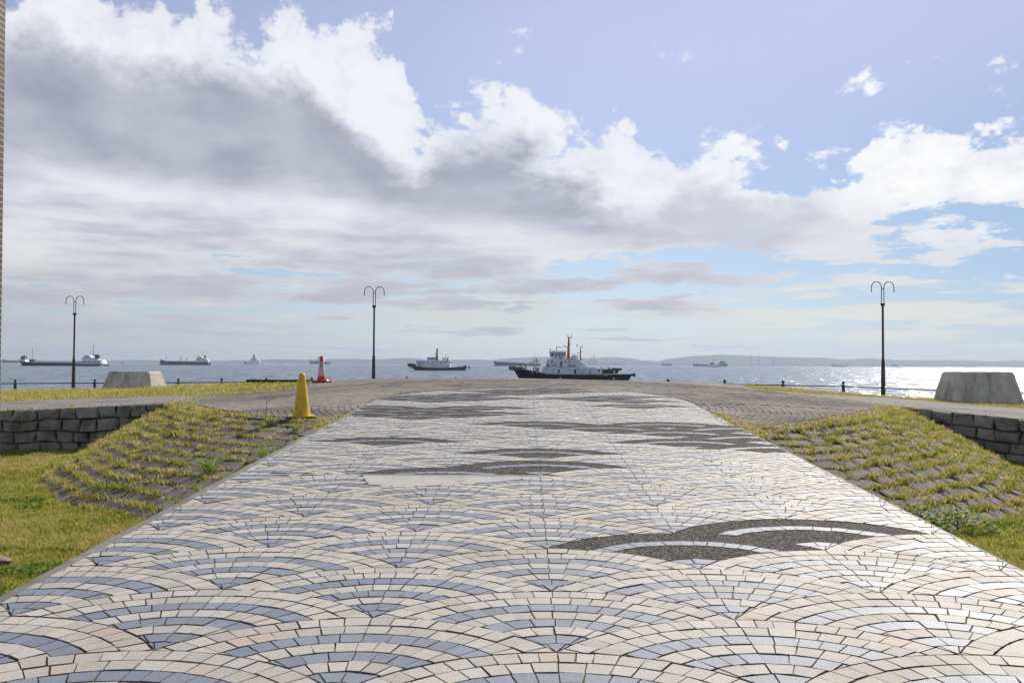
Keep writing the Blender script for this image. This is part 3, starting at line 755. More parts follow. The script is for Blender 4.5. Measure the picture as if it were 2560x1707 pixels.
pm = MB().box(-.055, .055, -.055, .055, -.02, .33, 0.012, (.008,) * 4).box(-.15, .15, -.02, .02, .325, .355).box(-.065, .065, -.065, .065, .355, .38, .008)
pm.lathe([(.03, .38), (.03, .42), (.045, .43)], n=10); post0 = pm.build('post', M['irondark'], rail)
fin0 = MB().ball((0, 0, .475), .058, 12, 8).build('finial', M['irondark'], post0, True)
LAMPS = [(-20.9, -1.35, 4.50, 42.0), (-5.95, -1.18, 4.50, 37.9), (14.0, -1.30, 4.50, 33.2)]
pxs = [-0.2 + 2.12 * k for k in range(-16, 11)]
pxs = [x for x in pxs if min(abs(x - l[0]) for l in LAMPS) > 0.7]
first = True
for x in pxs:
    if first: p, f_ = post0, fin0; first = False
    else:
        p = post0.copy(); COL.objects.link(p); p.parent = rail; f_ = fin0.copy(); COL.objects.link(f_); f_.parent = p
    p.location = (x, sea_y(x) - sea_y(0), wall_top(x)); p.rotation_euler = (0, 0, math.atan(-0.235))
for a, b in zip(pxs, pxs[1:]):
    P = [(x, sea_y(x) - sea_y(0), wall_top(x) + 0.34) for x in (a, (a + b) / 2, b)]
    MB().tube(P, 0.024, 8).build('rail_bar', M['irondark'], rail, True)

M['lamp'] = mat('rusty_lamp_paint', (0.055, 0.030, 0.025), 0.5, 0.5, 7, 0.002, 50, dirt=(0.13, 0.05, 0.03), dscale=1.5, damt=0.6)
M['lampbase'] = mat('lamp_base_paint', (0.030, 0.027, 0.022), 0.55, 0.5, 7, 0.003, 50, dirt=(0.10, 0.055, 0.03), dscale=3, damt=0.6)
lamp_labels = ['two armed lamp post in front of the long navy cargo ship', 'rusty two armed lamp post between the white tug and the tall red and white cone', 'dark two armed lamp post against the sun glitter, left of the pale concrete block']
def make_lamp(i, X, zb, Ht, Y):
    r = empty('street_lamp', (X, Y, CAM_Z + zb)); tag(r, lamp_labels[i], 'lamp post', 'lamp posts along the seawall')
    MB().lathe([(.105, -.3), (.105, .04), (.092, .06), (.088, .10), (.062, 1.48), (.06, 1.50), (.045, 1.53)], n=14).build('base', M['lampbase'], r, True)
    MB().lathe([(.045, 1.50), (.047, 1.62), (.042, 1.66), (.039, 3.56)], n=12).build('pole', M['lamp'], r, True)
    MB().lathe([(.039, 3.54), (.05, 3.58), (.088, 3.64), (.092, 3.68), (.03, 3.70)], n=12).build('collar', M['lamp'], r, True)
    for s in (-1, 1):
        P = [(s * .046, 0, 3.66), (s * .046, 0, 4.26)] + [(s * (.046 + .19 * (1 - math.cos(a))), 0, 4.26 + .24 * math.sin(a)) for a in np.linspace(0.2, math.pi, 16)] + [(s * .426, 0, 4.10)]
        MB().tube(P, [.0165] * 19, 8).build('arm', M['lamp'], r, True)
    MB().box(-.046, .046, -.012, .012, 4.21, 4.235).build('crossbar', M['lamp'], r)
    return r
for i, L_ in enumerate(LAMPS): make_lamp(i, *L_)

# ------------------------------------------------------------------ concrete blocks
def block(X, Y, wd, dp, ht, rz, label):
    z = float(hu(X, Y))
    r = MB().box(-wd / 2, wd / 2, -dp / 2, dp / 2, -0.25, ht, 0.06, (wd * .115, wd * .115, dp * .16, dp * .16)).build('concrete_block', M['concrete'])
    r.location = (X, Y, z); r.rotation_euler = (0, 0, R(rz)); tag(r, label, 'block', 'tapered concrete blocks on the verge'); return r
block(-13.35, 31.2, 2.25, 1.1, 0.66, -16, 'tapered grey concrete block with a pale sunlit end, beside the left lamp post')
block(13.55, 25.6, 2.55, 1.15, 0.92, 17, 'stained tapered concrete block against the bright glitter at the right')

# ------------------------------------------------------------------ cones
M['yellow'] = mat('yellow_plastic', (0.76, 0.50, 0.008), 0.38, 0.14, 5, 0.001, 30, dirt=(0.50, 0.31, 0.02), dscale=9, damt=0.32)
M['yellow2'] = mat('faded_yellow_band', (0.60, 0.36, 0.05), 0.5, 0.14, 5, dirt=(0.42, 0.30, 0.06), dscale=6, damt=0.5)
M['print'] = mat('worn_print', (0.20, 0.11, 0.008), 0.5, 0.3, 20)
M['rubber'] = mat('black_rubber', (0.018, 0.016, 0.016), 0.7, 0.3, 8, dirt=(0.06, 0.05, 0.04), dscale=6)
M['red'] = mat('red_plastic', (0.62, 0.022, 0.016), 0.4, 0.15, 6, 0.001, 30)
M['sheet'] = mat('reflective_sheet', (0.62, 0.50, 0.50), 0.35, 0.10, 14, 0.001, 40, dirt=(0.46, 0.33, 0.33), dscale=7, damt=0.4)
cx, cy = -3.03, 12.72; cz = float(hu(cx, cy)) + 0.012
yc = empty('traffic_cone', (cx, cy, cz), 0.3); tag(yc, 'dented yellow traffic cone with worn print at the grassy edge of the plaza', 'cone')
MB().box(-.20, .20, -.20, .20, 0, .028, 0.012).build('base_weight', M['rubber'], yc)
MB().box(-.185, .185, -.185, .185, .029, .042, 0.006).build('base_flange', M['yellow'], yc)
prof = [(.132, .040), (.122, .075), (.054, .55), (.048, .60), (.043, .625), (.033, .642), (.018, .650), (.001, .653)]
cb = MB().lathe(prof, n=28)
cb.v = [(x * (1 - .10 * math.exp(-((z - .33) / .2) ** 2) * (math.cos(math.atan2(y, x) + 1.2) > .5)), y * (1 - .14 * math.exp(-((z - .3) / .18) ** 2) * max(0, math.cos(math.atan2(y, x) + 1.75)) ** 2), z) for x, y, z in cb.v]
cb.build('body', M['yellow'], yc, True)
def cone_patch(root, r0, z0, r1, z1, a0, a1, m, name, n=6, lift=0.002):
    v = []; f = []
    for i in range(n + 1):
        a = a0 + (a1 - a0) * i / n
        v += [((r0 + lift) * math.cos(a), (r0 + lift) * math.sin(a), z0), ((r1 + lift) * math.cos(a), (r1 + lift) * math.sin(a), z1)]
    for i in range(n): f.append((i * 2, i * 2 + 2, i * 2 + 3, i * 2 + 1))
    return link_mesh(name, v, f, m, root, True)
rz_ = lambda z: .118 + (.050 - .118) * (z - .075) / .475
for (z0, z1, a0, a1) in ((.155, .20, 3.75, 4.35), (.24, .262, 3.3, 3.95), (.36, .385, 3.3, 3.75), (.125, .15, 4.05, 4.30)):
    cone_patch(yc, rz_(z0), z0, rz_(z1), z1, a0 - .3, a1 - .3, M['print'], 'worn_print')
cone_patch(yc, rz_(.48), .48, rz_(.60) - .006, .60, 2.9, 6.4, M['yellow2'], 'top_band', 16)

rx, ry = -5.86, 27.1; rzz = float(hu(rx, ry))
rc = empty('traffic_cone', (rx, ry, rzz), 0.1); tag(rc, 'tall red cone with a pinkish white reflective sleeve near the seawall', 'cone')
MB().box(-.25, .25, -.22, .22, .0, .045, .02).build('base_weight', M['rubber'], rc)
MB().lathe([(.14, .046), (.125, .09), (.044, .74), (.04, .775), (.02, .79), (.001, .792)], n=24).build('body', M['red'], rc, True)
def rr_(z): return .125 + (.044 - .125) * (z - .09) / .65
MB().lathe([(rr_(.17) + .003, .17), (rr_(.61) + .003, .61), (rr_(.615), .615)], n=24, cap=False).build('reflective_sleeve', M['sheet'], rc, True)
cone_patch(rc, rr_(.47), .47, rr_(.54), .54, 4.35, 4.65, M['print'], 'dark_mark', 3, .005)
rf = empty('traffic_cone', (rx + .16, ry - .30, rzz)); tag(rf, 'flattened red cone base lying under the tall red and white cone', 'cone')
MB().box(-.30, .28, -.22, .20, .0, .03, .01).build('base_weight', M['red'], rf); MB().lathe([(.14, .03), (.10, .075), (.06, .08)], n=14).build('body', M['red'], rf, True)
sx, sy = -0.43, 36.2; sz = wall_top(sx)
sc_ = empty('traffic_cone', (sx, sy - .05, sz)); tag(sc_, 'small plain red cone peeping over the plaza crest beside a railing post', 'cone')
MB().box(-.17, .17, -.17, .17, 0, .03, .01).build('base_weight', M['red'], sc_); MB().lathe([(.125, .03), (.068, .46), (.06, .485), (.03, .50), (.001, .502)], n=20).build('body', M['red'], sc_, True)
# dark plank lying at the edge of the plaza left of the cones
pk = MB().box(-1.1, 1.1, -.12, .12, 0, .09, .01).build('plank', M['irondark']); pk.location = (-7.4, 28.2, float(hu(-7.4, 28.2)) + .02); pk.rotation_euler = (0, 0, -.08); tag(pk, 'dark low beam lying at the verge edge left of the cones', 'beam')

# ------------------------------------------------------------------ pillar and passer-by at the left edge
def mosaic_mat():
    m = bpy.data.materials.new('mosaic_cladding'); m.use_nodes = True; t = m.node_tree; p = t.nodes['Principled BSDF']
    tc = t.nodes.new('ShaderNodeTexCoord'); b = t.nodes.new('ShaderNodeTexBrick'); mp = t.nodes.new('ShaderNodeMapping'); mp.inputs['Rotation'].default_value = (R(90), 0, 0)
    t.links.new(tc.outputs['Object'], mp.inputs[0]); t.links.new(mp.outputs[0], b.inputs['Vector'])
    b.inputs['Scale'].default_value = 1; b.inputs['Brick Width'].default_value = 0.05; b.inputs['Row Height'].default_value = 0.034; b.inputs['Mortar Size'].default_value = 0.006
    b.inputs['Color1'].default_value = (0.34, 0.28, 0.20, 1); b.inputs['Color2'].default_value = (0.22, 0.17, 0.12, 1); b.inputs['Mortar'].default_value = (0.07, 0.05, 0.04, 1)
    t.links.new(b.outputs[0], p.inputs['Base Color']); p.inputs['Roughness'].default_value = .7
    bu = t.nodes.new('ShaderNodeBump'); bu.inputs['Distance'].default_value = .008; bu.invert = True; t.links.new(b.outputs['Fac'], bu.inputs['Height']); t.links.new(bu.outputs[0], p.inputs['Normal']); return m
M['mosaic'] = mosaic_mat()
pl = empty('pillar', (-5.826, 9.3, float(hl(-5.826, 9.3)))); pl.rotation_euler = (0, -0.007, 0); tag(pl, 'tall pillar clad in small brown mosaic tiles at the left edge', 'pillar')
MB().box(-.36, .27, -.3, .3, .3, 7.2, .01).build('shaft', M['mosaic'], pl)
MB().box(-.42, .27, -.36, .3, -.2, .3, .02).build('plinth', M['concrete'], pl)
MB().box(-.42, .33, -.36, .36, 7.2, 7.4, .02).build('capital', M['concrete'], pl)

M['skin'] = mat('skin', (0.50, 0.30, 0.22), 0.55, 0.1, 20); M['trouser'] = mat('maroon_cloth', (0.16, 0.012, 0.025), 0.85, 0.2, 30, 0.001, 300)
M['jacket'] = mat('grey_jacket', (0.12, 0.12, 0.13), 0.8, 0.2, 20, 0.001, 200); M['hair'] = mat('dark_hair', (0.02, 0.016, 0.013), 0.5, 0.3, 60)
M['shoe'] = mat('dusty_shoe', (0.32, 0.22, 0.19), 0.75, 0.15, 25, 0.001, 150); M['sole'] = mat('shoe_sole', (0.13, 0.10, 0.09), 0.8, 0.2, 20)
def skin_mesh(name, pts, edges, m, parent, sub=2):
    me = bpy.data.meshes.new(name); me.from_pydata([p[0] for p in pts], edges, []); me.materials.append(m)
    o = bpy.data.objects.new(name, me); COL.objects.link(o); o.parent = parent
    o.modifiers.new('skin', 'SKIN'); sv = me.skin_vertices[0].data
    for d, p in zip(sv, pts): r = p[1]; d.radius = r if isinstance(r, tuple) else (r, r)
    sv[0].use_root = True
    s = o.modifiers.new('sub', 'SUBSURF'); s.levels = s.render_levels = sub
    me.polygons.foreach_set('use_smooth', [True] * len(me.polygons)); return o
pr = empty('person', (-4.255, 6.97, float(hl(-4.255, 6.97))), 0.0)
tag(pr, 'person in maroon trousers and dusty shoes standing on the left lawn', 'person')
# local frame: faces +x; the front foot reaches into the picture
bodyp = [((-.10, 0, .93), (.13, .16)), ((-.10, 0, 1.12), (.11, .15)), ((-.08, 0, 1.32), (.12, .19)), ((-.08, 0, 1.46), (.06, .08)), ((-.06, 0, 1.54), .052), ((-.05, 0, 1.63), (.085, .075)), ((-.04, 0, 1.72), (.085, .072)),
         ((-.08, .20, 1.42), .052), ((-.12, .25, 1.16), .042), ((-.02, .26, .93), .032), ((.02, .26, .86), .03), ((-.08, -.20, 1.42), .052), ((-.14, -.25, 1.16), .042), ((-.05, -.26, .93), .032), ((-.01, -.26, .86), .03)]
skin_mesh('body', bodyp, [(0, 1), (1, 2), (2, 3), (3, 4), (4, 5), (5, 6), (2, 7), (7, 8), (8, 9), (9, 10), (2, 11), (11, 12), (12, 13), (13, 14)], M['jacket'], pr)
skin_mesh('trousers', [((-.10, 0, .95), (.135, .165)), ((-.08, -.09, .85), .095), ((-.02, -.10, .50), .068), ((.075, -.10, .13), .055), ((.085, -.10, .075), .055), ((-.10, .09, .85), .095), ((-.16, .10, .50), .068), ((-.30, .10, .13), .055), ((-.31, .10, .075), .055)],
          [(0, 1), (1, 2), (2, 3), (3, 4), (0, 5), (5, 6), (6, 7), (7, 8)], M['trouser'], pr)
MB().ball((-.035, 0, 1.665), .098, 16, 12, 1.18).build('head', M['skin'], pr, True)
MB().ball((-.06, 0, 1.70), .106, 16, 12, 1.05).build('hair', M['hair'], pr, True)
for s in (-.036, .036): MB().ball((.05, s, 1.675), .013, 8, 6).build('eye', M['hair'], pr, True)
MB().tube([(.055, 0, 1.69), (.078, 0, 1.655), (.06, 0, 1.645)], [.008, .014, .008], 6).build('nose', M['skin'], pr, True)
MB().tube([(.05, -.022, 1.615), (.062, 0, 1.613), (.05, .022, 1.615)], [.004, .007, .004], 6).build('mouth', M['trouser'], pr, True)
for s in (-1, 1):
    MB().ball((-.04, s * .095, 1.665), .024, 8, 6, 1.3).build('ear', M['skin'], pr, True)
    hx = .02 if s > 0 else -.01; hb = MB().box(hx - .025, hx + .03, s * .26 - .012, s * .26 + .012, .765, .86, .008)
    for i, l in enumerate((.065, .078, .072, .055)): hb.tube([(hx - .018 + i * .014, s * .26, .77), (hx - .012 + i * .014, s * .258, .77 - l * .6), (hx - .004 + i * .014, s * .252, .77 - l)], [.0075, .007, .005], 6)
    hb.tube([(hx + .025, s * .255, .83), (hx + .05, s * .245, .80), (hx + .052, s * .24, .765)], [.009, .008, .006], 6); hb.build('hand', M['skin'], pr, True)
def shoe(x, y):
    rs = []
    for q, w_, h0 in ((-.10, .025, .085), (-.085, .036, .10), (-.03, .040, .105), (.03, .042, .092), (.09, .046, .070), (.14, .048, .056), (.175, .040, .046), (.195, .018, .032)):
        rs.append([(x + q, y - w_, .028), (x + q, y - w_ * .98, .028 + (h0 - .028) * .55), (x + q, y - w_ * .55, h0 - .006), (x + q, y, h0), (x + q, y + w_ * .55, h0 - .006), (x + q, y + w_ * .98, .028 + (h0 - .028) * .55), (x + q, y + w_, .028)])
    so = MB().loft(rs).build('shoe', M['shoe'], pr, True)
    MB().prism([(x - .105, y - .03), (x - .06, y - .044), (x + .1, y - .052), (x + .17, y - .045), (x + .20, y - .015), (x + .20, y + .015), (x + .17, y + .045), (x + .1, y + .052), (x - .06, y + .044), (x - .105, y + .03)], .0, .03, 'z').build('sole', M['sole'], so)
shoe(.18, -.10); shoe(-.30, .10)

# ------------------------------------------------------------------ grass
def grass_mat(name, stops, transl=0.35):
    m = bpy.data.materials.new(name); m.use_nodes = True; t = m.node_tree; p = t.nodes['Principled BSDF']
    a = t.nodes.new('ShaderNodeAttribute'); a.attribute_name = 'rnd'
    r = t.nodes.new('ShaderNodeValToRGB'); e = r.color_ramp.elements
    while len(e) < len(stops): e.new(0.5)
    for x, (q, c) in zip(e, stops): x.position = q; x.color = (*c, 1)
    t.links.new(a.outputs['Fac'], r.inputs[0]); t.links.new(r.outputs[0], p.inputs['Base Color']); p.inputs['Roughness'].default_value = .55; p.inputs['Specular IOR Level'].default_value = .3
    tr = t.nodes.new('ShaderNodeBsdfTranslucent'); mx = t.nodes.new('ShaderNodeMixShader'); mx.inputs[0].default_value = transl
    t.links.new(r.outputs[0], tr.inputs['Color']); ou = [x for x in t.nodes if x.type == 'OUTPUT_MATERIAL'][0]
    t.links.new(p.outputs[0], mx.inputs[1]); t.links.new(tr.outputs[0], mx.inputs[2]); t.links.new(mx.outputs[0], ou.inputs[0]); return m
M['grass'] = grass_mat('grass_blades', [(0, (.13, .18, .020)), (.25, (.34, .37, .040)), (.55, (.52, .48, .10)), (.85, (.62, .51, .21)), (1, (.68, .58, .32))], .5)
M['weed'] = grass_mat('weed_blades', [(0, (.09, .17, .02)), (.5, (.20, .33, .04)), (1, (.40, .46, .10))], .5)
def smooth_noise(x, y, s, seed=0):
    g = np.random.default_rng(seed).random((64, 64)); u, v = x / s + 1000, y / s + 1000
    i, j = np.floor(u).astype(int), np.floor(v).astype(int); a, b = u - i, v - j; a = a * a * (3 - 2 * a); b = b * b * (3 - 2 * b)
    G = lambda p, q: g[p % 64, q % 64]
    return (G(i, j) * (1 - a) + G(i + 1, j) * a) * (1 - b) + (G(i, j + 1) * (1 - a) + G(i + 1, j + 1) * a) * b
def blades(name, p, h, wd, lean, tone, m, parent=None, kind='stuff'):
    n = len(p); az_ = rng.uniform(0, 2 * np.pi, n); la = rng.uniform(0, 2 * np.pi, n)
    d = np.stack([np.cos(az_), np.sin(az_), np.zeros(n)], 1) * (wd / 2)[:, None]
    l = np.stack([np.cos(la), np.sin(la), np.zeros(n)], 1) * (h * lean)[:, None]; up = np.zeros((n, 3)); up[:, 2] = h
    P0 = p; Mid = p + up * 0.62 + l * 0.4; Tip = p + up * rng.uniform(0.75, 1, n)[:, None] + l
    V = np.stack([P0 - d, P0 + d, Mid - d * .7, Mid + d * .7, Tip], 1).reshape(-1, 3)
    b = np.arange(n) * 5
    loops = np.stack([b, b + 1, b + 3, b + 2, b + 2, b + 3, b + 4], 1).ravel()
    me = bpy.data.meshes.new(name); me.vertices.add(len(V)); me.vertices.foreach_set('co', V.ravel().astype('f'))
    me.loops.add(len(loops)); me.loops.foreach_set('vertex_index', loops.astype('i'))
    st_ = np.stack([np.arange(n) * 7, np.arange(n) * 7 + 4], 1).ravel(); tt = np.tile([4, 3], n)
    me.polygons.add(2 * n); me.polygons.foreach_set('loop_start', st_.astype('i')); me.polygons.foreach_set('loop_total', tt.astype('i'))
    at = me.attributes.new('rnd', 'FLOAT', 'FACE'); at.data.foreach_set('value', np.repeat(np.clip(tone, 0, 1), 2).astype('f'))
    me.materials.append(m); me.update(calc_edges=True); me.validate()
    o = bpy.data.objects.new(name, me); COL.objects.link(o)
    if parent: o.parent = parent
    if kind: o['kind'] = kind
    return o
def scatter(poly, n, keepf=None):
    a = np.array(poly); lo, hi = a.min(0), a.max(0); X = np.empty(0); Y = np.empty(0)
    while len(X) < n:
        x = rng.uniform(lo[0], hi[0], n * 2); y = rng.uniform(lo[1], hi[1], n * 2); k = inside(x, y, poly)
        if keepf is not None: k &= keepf(x, y)
        X = np.r_[X, x[k]]; Y = np.r_[Y, y[k]]
    return X[:n], Y[:n]
view = lambda x, y: (np.abs(x) < 0.64 * y + 0.6) & (y > 3.2)
def lawn_grass(poly, n):
    near = lambda x, y: view(x, y) & (rng.random(len(x)) < np.clip(8.5 / np.maximum(np.hypot(x, y), 1), 0.25, 1) ** 1.3)
    x, y = scatter(poly, n, near); c1 = smooth_noise(x, y, 0.55, 1); c2 = smooth_noise(x, y, 0.16, 2); c3 = smooth_noise(x, y, 1.6, 5)
    h = 0.85 * (0.018 + 0.05 * c1 * c2 + rng.uniform(0, 0.025, len(x))) * (1 + 0.8 * (c3 > .7))
    tone = 0.18 + 0.75 * smooth_noise(x, y, 0.8, 3) * 0.6 + 0.35 * c3 + rng.normal(0, 0.16, len(x)) - 0.25 * (c2 > .72)
    far = np.hypot(x, y); wd = 0.0035 + far * 0.00055
    blades('lawn_grass', np.stack([x, y, hl(x, y) - 0.004], 1), h, wd, np.full(len(x), 0.75), tone, M['grass'])
def clover(poly, n):
    x, y = scatter(poly, n, lambda x, y: view(x, y) & (np.hypot(x, y) < 12) & (smooth_noise(x, y, .45, 21) * .6 + smooth_noise(x, y, 1.3, 22) * .5 > .66))
    blades('clover', np.stack([x, y, hl(x, y)], 1), rng.uniform(.02, .055, n), rng.uniform(.012, .028, n), np.full(n, .9), rng.uniform(.1, .8, n), M['weed'])
clover(lawnL, 7000); clover(lawnR, 2500)
lawn_grass(lawnL, 120000); lawn_grass(lawnR, 45000)
def verge_grass(poly, n):
    x, y = scatter(poly, n, lambda x, y: (np.abs(x) < 0.66 * y) & (y < sea_y(x) - 0.5))
    c = smooth_noise(x, y, 1.6, 7); c2 = smooth_noise(x, y, .5, 8); h = 0.05 + 0.16 * c * c2 + rng.uniform(0, 0.05, len(x)) + 0.12 * (rng.random(len(x)) < .03)
    h = h * np.where(x > 0, 0.5, 0.85) * np.clip((np.abs(x) - 5.5) / 3, .4, 1)
    tone = 0.18 + 0.45 * smooth_noise(x, y, 3.0, 9) + 0.35 * c2 + rng.normal(0, .13, len(x)) + 0.25 * (y > 30)
    blades('verge_grass', np.stack([x, y, hu(x, y) - 0.01], 1), h, np.full(len(x), .017), np.full(len(x), .6), tone, M['grass'])
verge_grass(vergeL_poly, 60000); verge_grass(vergeR_poly, 42000)
def tufts(name, spots):
    P, H, Wd, T = [], [], [], []
    for p, sp, n, h, tn, *_ in spots:
        n = max(int(n), 1); q = rng.normal(0, sp * 0.45, (n, 3)); q[:, 2] = 0
        P.append(np.array(p)[None] + q); H.append(h * rng.uniform(.5, 1.15, n)); T.append(tn + rng.normal(0, .14, n)); Wd.append(np.full(n, 0.0045 + 0.00055 * math.hypot(p[0], p[1])))
    blades(name, np.concatenate(P), np.concatenate(H), np.concatenate(Wd), np.full(sum(map(len, H)), .85), np.concatenate(T), M['grass'])
tufts('bank_grass', [s for s in grass_spots if s[5] < 0]); tufts('bank_grass', [s for s in grass_spots if s[5] > 0])
def line_spots(line, step, wid, n, h, tone, zf, prob=1.0, seed=3):
    out = []
    for a, b in zip(line, line[1:]):
        l = math.hypot(b[0] - a[0], b[1] - a[1])
        for q in np.arange(0, l, step):
            if rng.random() > prob: continue
            x, y = a[0] + (b[0] - a[0]) * q / l + rng.normal(0, wid), a[1] + (b[1] - a[1]) * q / l + rng.normal(0, wid)
            out.append(((x, y, float(zf(x, y)) - .003), .09, n * rng.uniform(.4, 1.3), h * rng.uniform(.6, 1.2), tone + rng.normal(0, .1)))
    return out
fr = line_spots(TL, .09, .07, 26, .07, .62, hu) + line_spots(TL, .13, .16, 14, .05, .8, hu, .6) + line_spots(TR, .09, .09, 26, .06, .72, hu) + line_spots(TR, .12, .2, 14, .05, .85, hu, .6)
fr += line_spots(WL, .16, .07, 18, .07, .55, lambda x, y: hu(x, y) + .012, .75) + line_spots(WR, .16, .07, 16, .05, .75, lambda x, y: hu(x, y) + .012, .7)
fr += line_spots([(-6.4, 17.3), (-7.0, 19.5), (-7.6, 21.5), (-8, 22.8)], .14, .22, 14, .05, .8, hu, .8) + line_spots([(7.4, 17.2), (7.3, 20), (7.2, 25.7)], .12, .35, 12, .05, .8, hu, .7)
fr += line_spots(VL, .12, .14, 14, .07, .7, hu, .8) + line_spots(VR, .12, .2, 14, .06, .75, hu, .8)
# dry grass creeping along the tile edge where path and plaza meet
eL = [(PL - .12 + PX * y, y) for y in np.arange(11.6, 15.2, .2)]; eR = [(PR + .14 + PX * y, y) for y in np.arange(11.2, 15.0, .2)]
fr += line_spots(eL[:9], .06, .09, 24, .055, .68, hu) + line_spots(eR[:14], .06, .10, 24, .05, .8, hu) + line_spots([(EC - EA * .93, EY + EB * .37 + .08), (EC - EA * .75, EY + EB * .68 + .08), (EC - EA * .45, EY + EB * .9 + .1)], .07, .04, 12, .045, .85, hu, .8)
tufts('edge_grass', fr)
base = line_spots([(-7.7, 16.6), (-9.66, 16.3), (-16, 15.0)], .08, .18, 24, .13, .45, hl) + line_spots(FL[1:], .10, .16, 26, .09, .35, hl) + line_spots(FR[1:], .10, .16, 26, .09, .4, hl) + line_spots([(PL - .2, 3), (PL - .2, 8.2)], .07, .10, 24, .08, .3, hl) + line_spots([(PR + .35, 3), (PR + .3, 8)], .08, .10, 20, .08, .35, hl)
tufts('lawn_edge_grass', base)

# larger plants that can be told apart
def bank_xyz(T, F, s, r): p = bank_pt(T, F, s, r); return (p.x, p.y, p.z + 0.02)
def long_weed(loc, n, h, label, tone=.5):
    r = empty('grass_clump', loc); tag(r, label, 'weed', 'grass clumps on the stone bank')
    P = rng.normal(0, h * .14, (n, 3)); P[:, 2] = 0
    o = blades('leaf_blades', P, h * rng.uniform(.45, 1.1, n), np.full(n, h * .035 + .004), np.full(n, 1.0), tone + rng.normal(0, .2, n), M['weed'], r, 'stuff'); return r
def leafy(loc, n, rad, h, label, name='leafy_weed'):
    r = empty(name, loc); tag(r, label, 'weed'); mb = MB()
    for i in range(n):
        a = rng.uniform(0, 6.28); d = rad * math.sqrt(rng.random()); z = h * (1 - (d / rad) ** 2) * rng.uniform(.3, 1); l = rng.uniform(.04, .085); b = a + rng.normal(0, .8)
        c = Vector((d * math.cos(a), d * math.sin(a), z)); u = Vector((math.cos(b), math.sin(b), rng.uniform(-.2, .6))).normalized() * l; s = u.cross(Vector((0, 0, 1))).normalized() * l * .32
        mb.add([c, c + u * .5 + s, c + u, c + u * .5 - s, c + u * .5 + Vector((0, 0, -.006))], [(0, 1, 4), (1, 2, 4), (2, 3, 4), (3, 0, 4)])
    o = mb.build('leaves', M['weed'], r, fix=False); at = o.data.attributes.new('rnd', 'FLOAT', 'FACE'); at.data.foreach_set('value', np.repeat(rng.uniform(.1, .9, n), 4).astype('f')); o['kind'] = 'stuff'
    MB().tube([(0, 0, -.03), (.01, 0, h * .4), (0, .01, h * .8)], [.008, .006, .003], 5).build('stem', M['weed'], r)
    return r
long_weed(bank_xyz(TL, FL, .06, .72), 60, .26, 'tall grass clump leaning over the path edge half way down the left bank')
long_weed(bank_xyz(TL, FL, .05, .50), 80, .30, 'largest arching grass clump beside the path on the left bank')
long_weed(bank_xyz(TL, FL, .22, .62), 60, .24, 'yellowish grass clump in the middle of the left bank', .7)
long_weed(bank_xyz(TL, FL, .10, .14), 30, .18, 'spiky grass clump under the yellow cone', .6)
long_weed(bank_xyz(TL, FL, .03, .10), 26, .15, 'spiky grass clump between the yellow cone and the path', .65)
long_weed(bank_xyz(TL, FL, .24, .10), 26, .17, 'tall thin grass clump near the bank top left of the cone', .5)
long_weed(bank_xyz(TL, FL, .12, .82), 60, .22, 'low grass clump near the bank foot beside the path', .6)
leafy(bank_xyz(TL, FL, .52, .86), 90, .20, .13, 'dark green leafy weed low on the left bank')
leafy(bank_xyz(TL, FL, .10, .97), 80, .16, .14, 'leafy weed at the corner of the left bank and the path')
leafy(bank_xyz(TR, FR, .03, .82), 260, .30, .20, 'bright leafy weed beside the path edge on the right bank')
leafy(bank_xyz(TR, FR, .14, .92), 320, .38, .22, 'broad leafy weed at the foot of the right bank')
leafy(bank_xyz(TR, FR, .24, .97), 280, .32, .24, 'rounded leafy weed standing on the lawn edge of the right bank')
def stalk(loc, h, label):
    r = empty('weed_stalk', loc); tag(r, label, 'weed'); MB().tube([(0, 0, -.02), (.02, 0, h * .6), (-.01, 0, h)], [.005, .004, .002], 5).build('stem', M['weed'], r)
    MB().tube([(.015, 0, h * .72), (.09, 0, h * .86), (.16, .01, h * .92)], [.004, .003, .002], 5).build('branch', M['weed'], r); return r
stalk(bank_xyz(TL, FL, .30, .02), .34, 'thin branching weed stalk rising against the plaza')
dn = empty('dandelion', (-3.3, 8.35, float(hl(-3.3, 8.35)))); tag(dn, 'white dandelion clock on a thin stem at the foot of the left bank', 'flower')
M['fluff'] = mat('dandelion_fluff', (.7, .7, .68), .9, .1, 40, transl=.3)
MB().tube([(0, 0, 0), (.01, 0, .15), (0, 0, .29)], [.003, .003, .002], 5).build('stem', M['weed'], dn); MB().ball((0, 0, .305), .024, 10, 8).build('seed_head', M['fluff'], dn)

# ------------------------------------------------------------------ sea, far shore, air
def sea_mat():
    m = bpy.data.materials.new('sea_water'); m.use_nodes = True; t = m.node_tree; p = t.nodes['Principled BSDF']
    g = t.nodes.new('ShaderNodeNewGeometry'); o = S(t, g.outputs['Position'])
    a = noise(t, o, 0.03, 3, 0.5)
    def slopes(v, det, rg, ax, ay):
        c = noise(t, v, 1.0, det, rg, color=True); return vmath(t, 'MULTIPLY', vmath(t, 'SUBTRACT', c, (0.5, 0.5, 0.5)), (ax, ay, 0.0))
    s1 = slopes(vmath(t, 'MULTIPLY', o, (0.55, 0.07, 1.0)), 7, 0.78, 1.7, 1.7)
    s2_ = slopes(vmath(t, 'MULTIPLY', o, (1.7, 1.1, 1.0)), 3, 0.6, 1.1, 1.1)
    nn = vmath(t, 'NORMALIZE', vmath(t, 'ADD', vmath(t, 'ADD', s1, s2_), (0.0, -0.06, 1.0)), None); t.links.new(nn.k, p.inputs['Normal'])
    col = mixc(t, (a - 0.5) * 2 + 0.5, (0.04, 0.09, 0.155), (0.07, 0.13, 0.20)); t.links.new(col.k, p.inputs['Base Color'])
    p.inputs['Roughness'].default_value = 0.2; p.inputs['IOR'].default_value = 1.333; return m
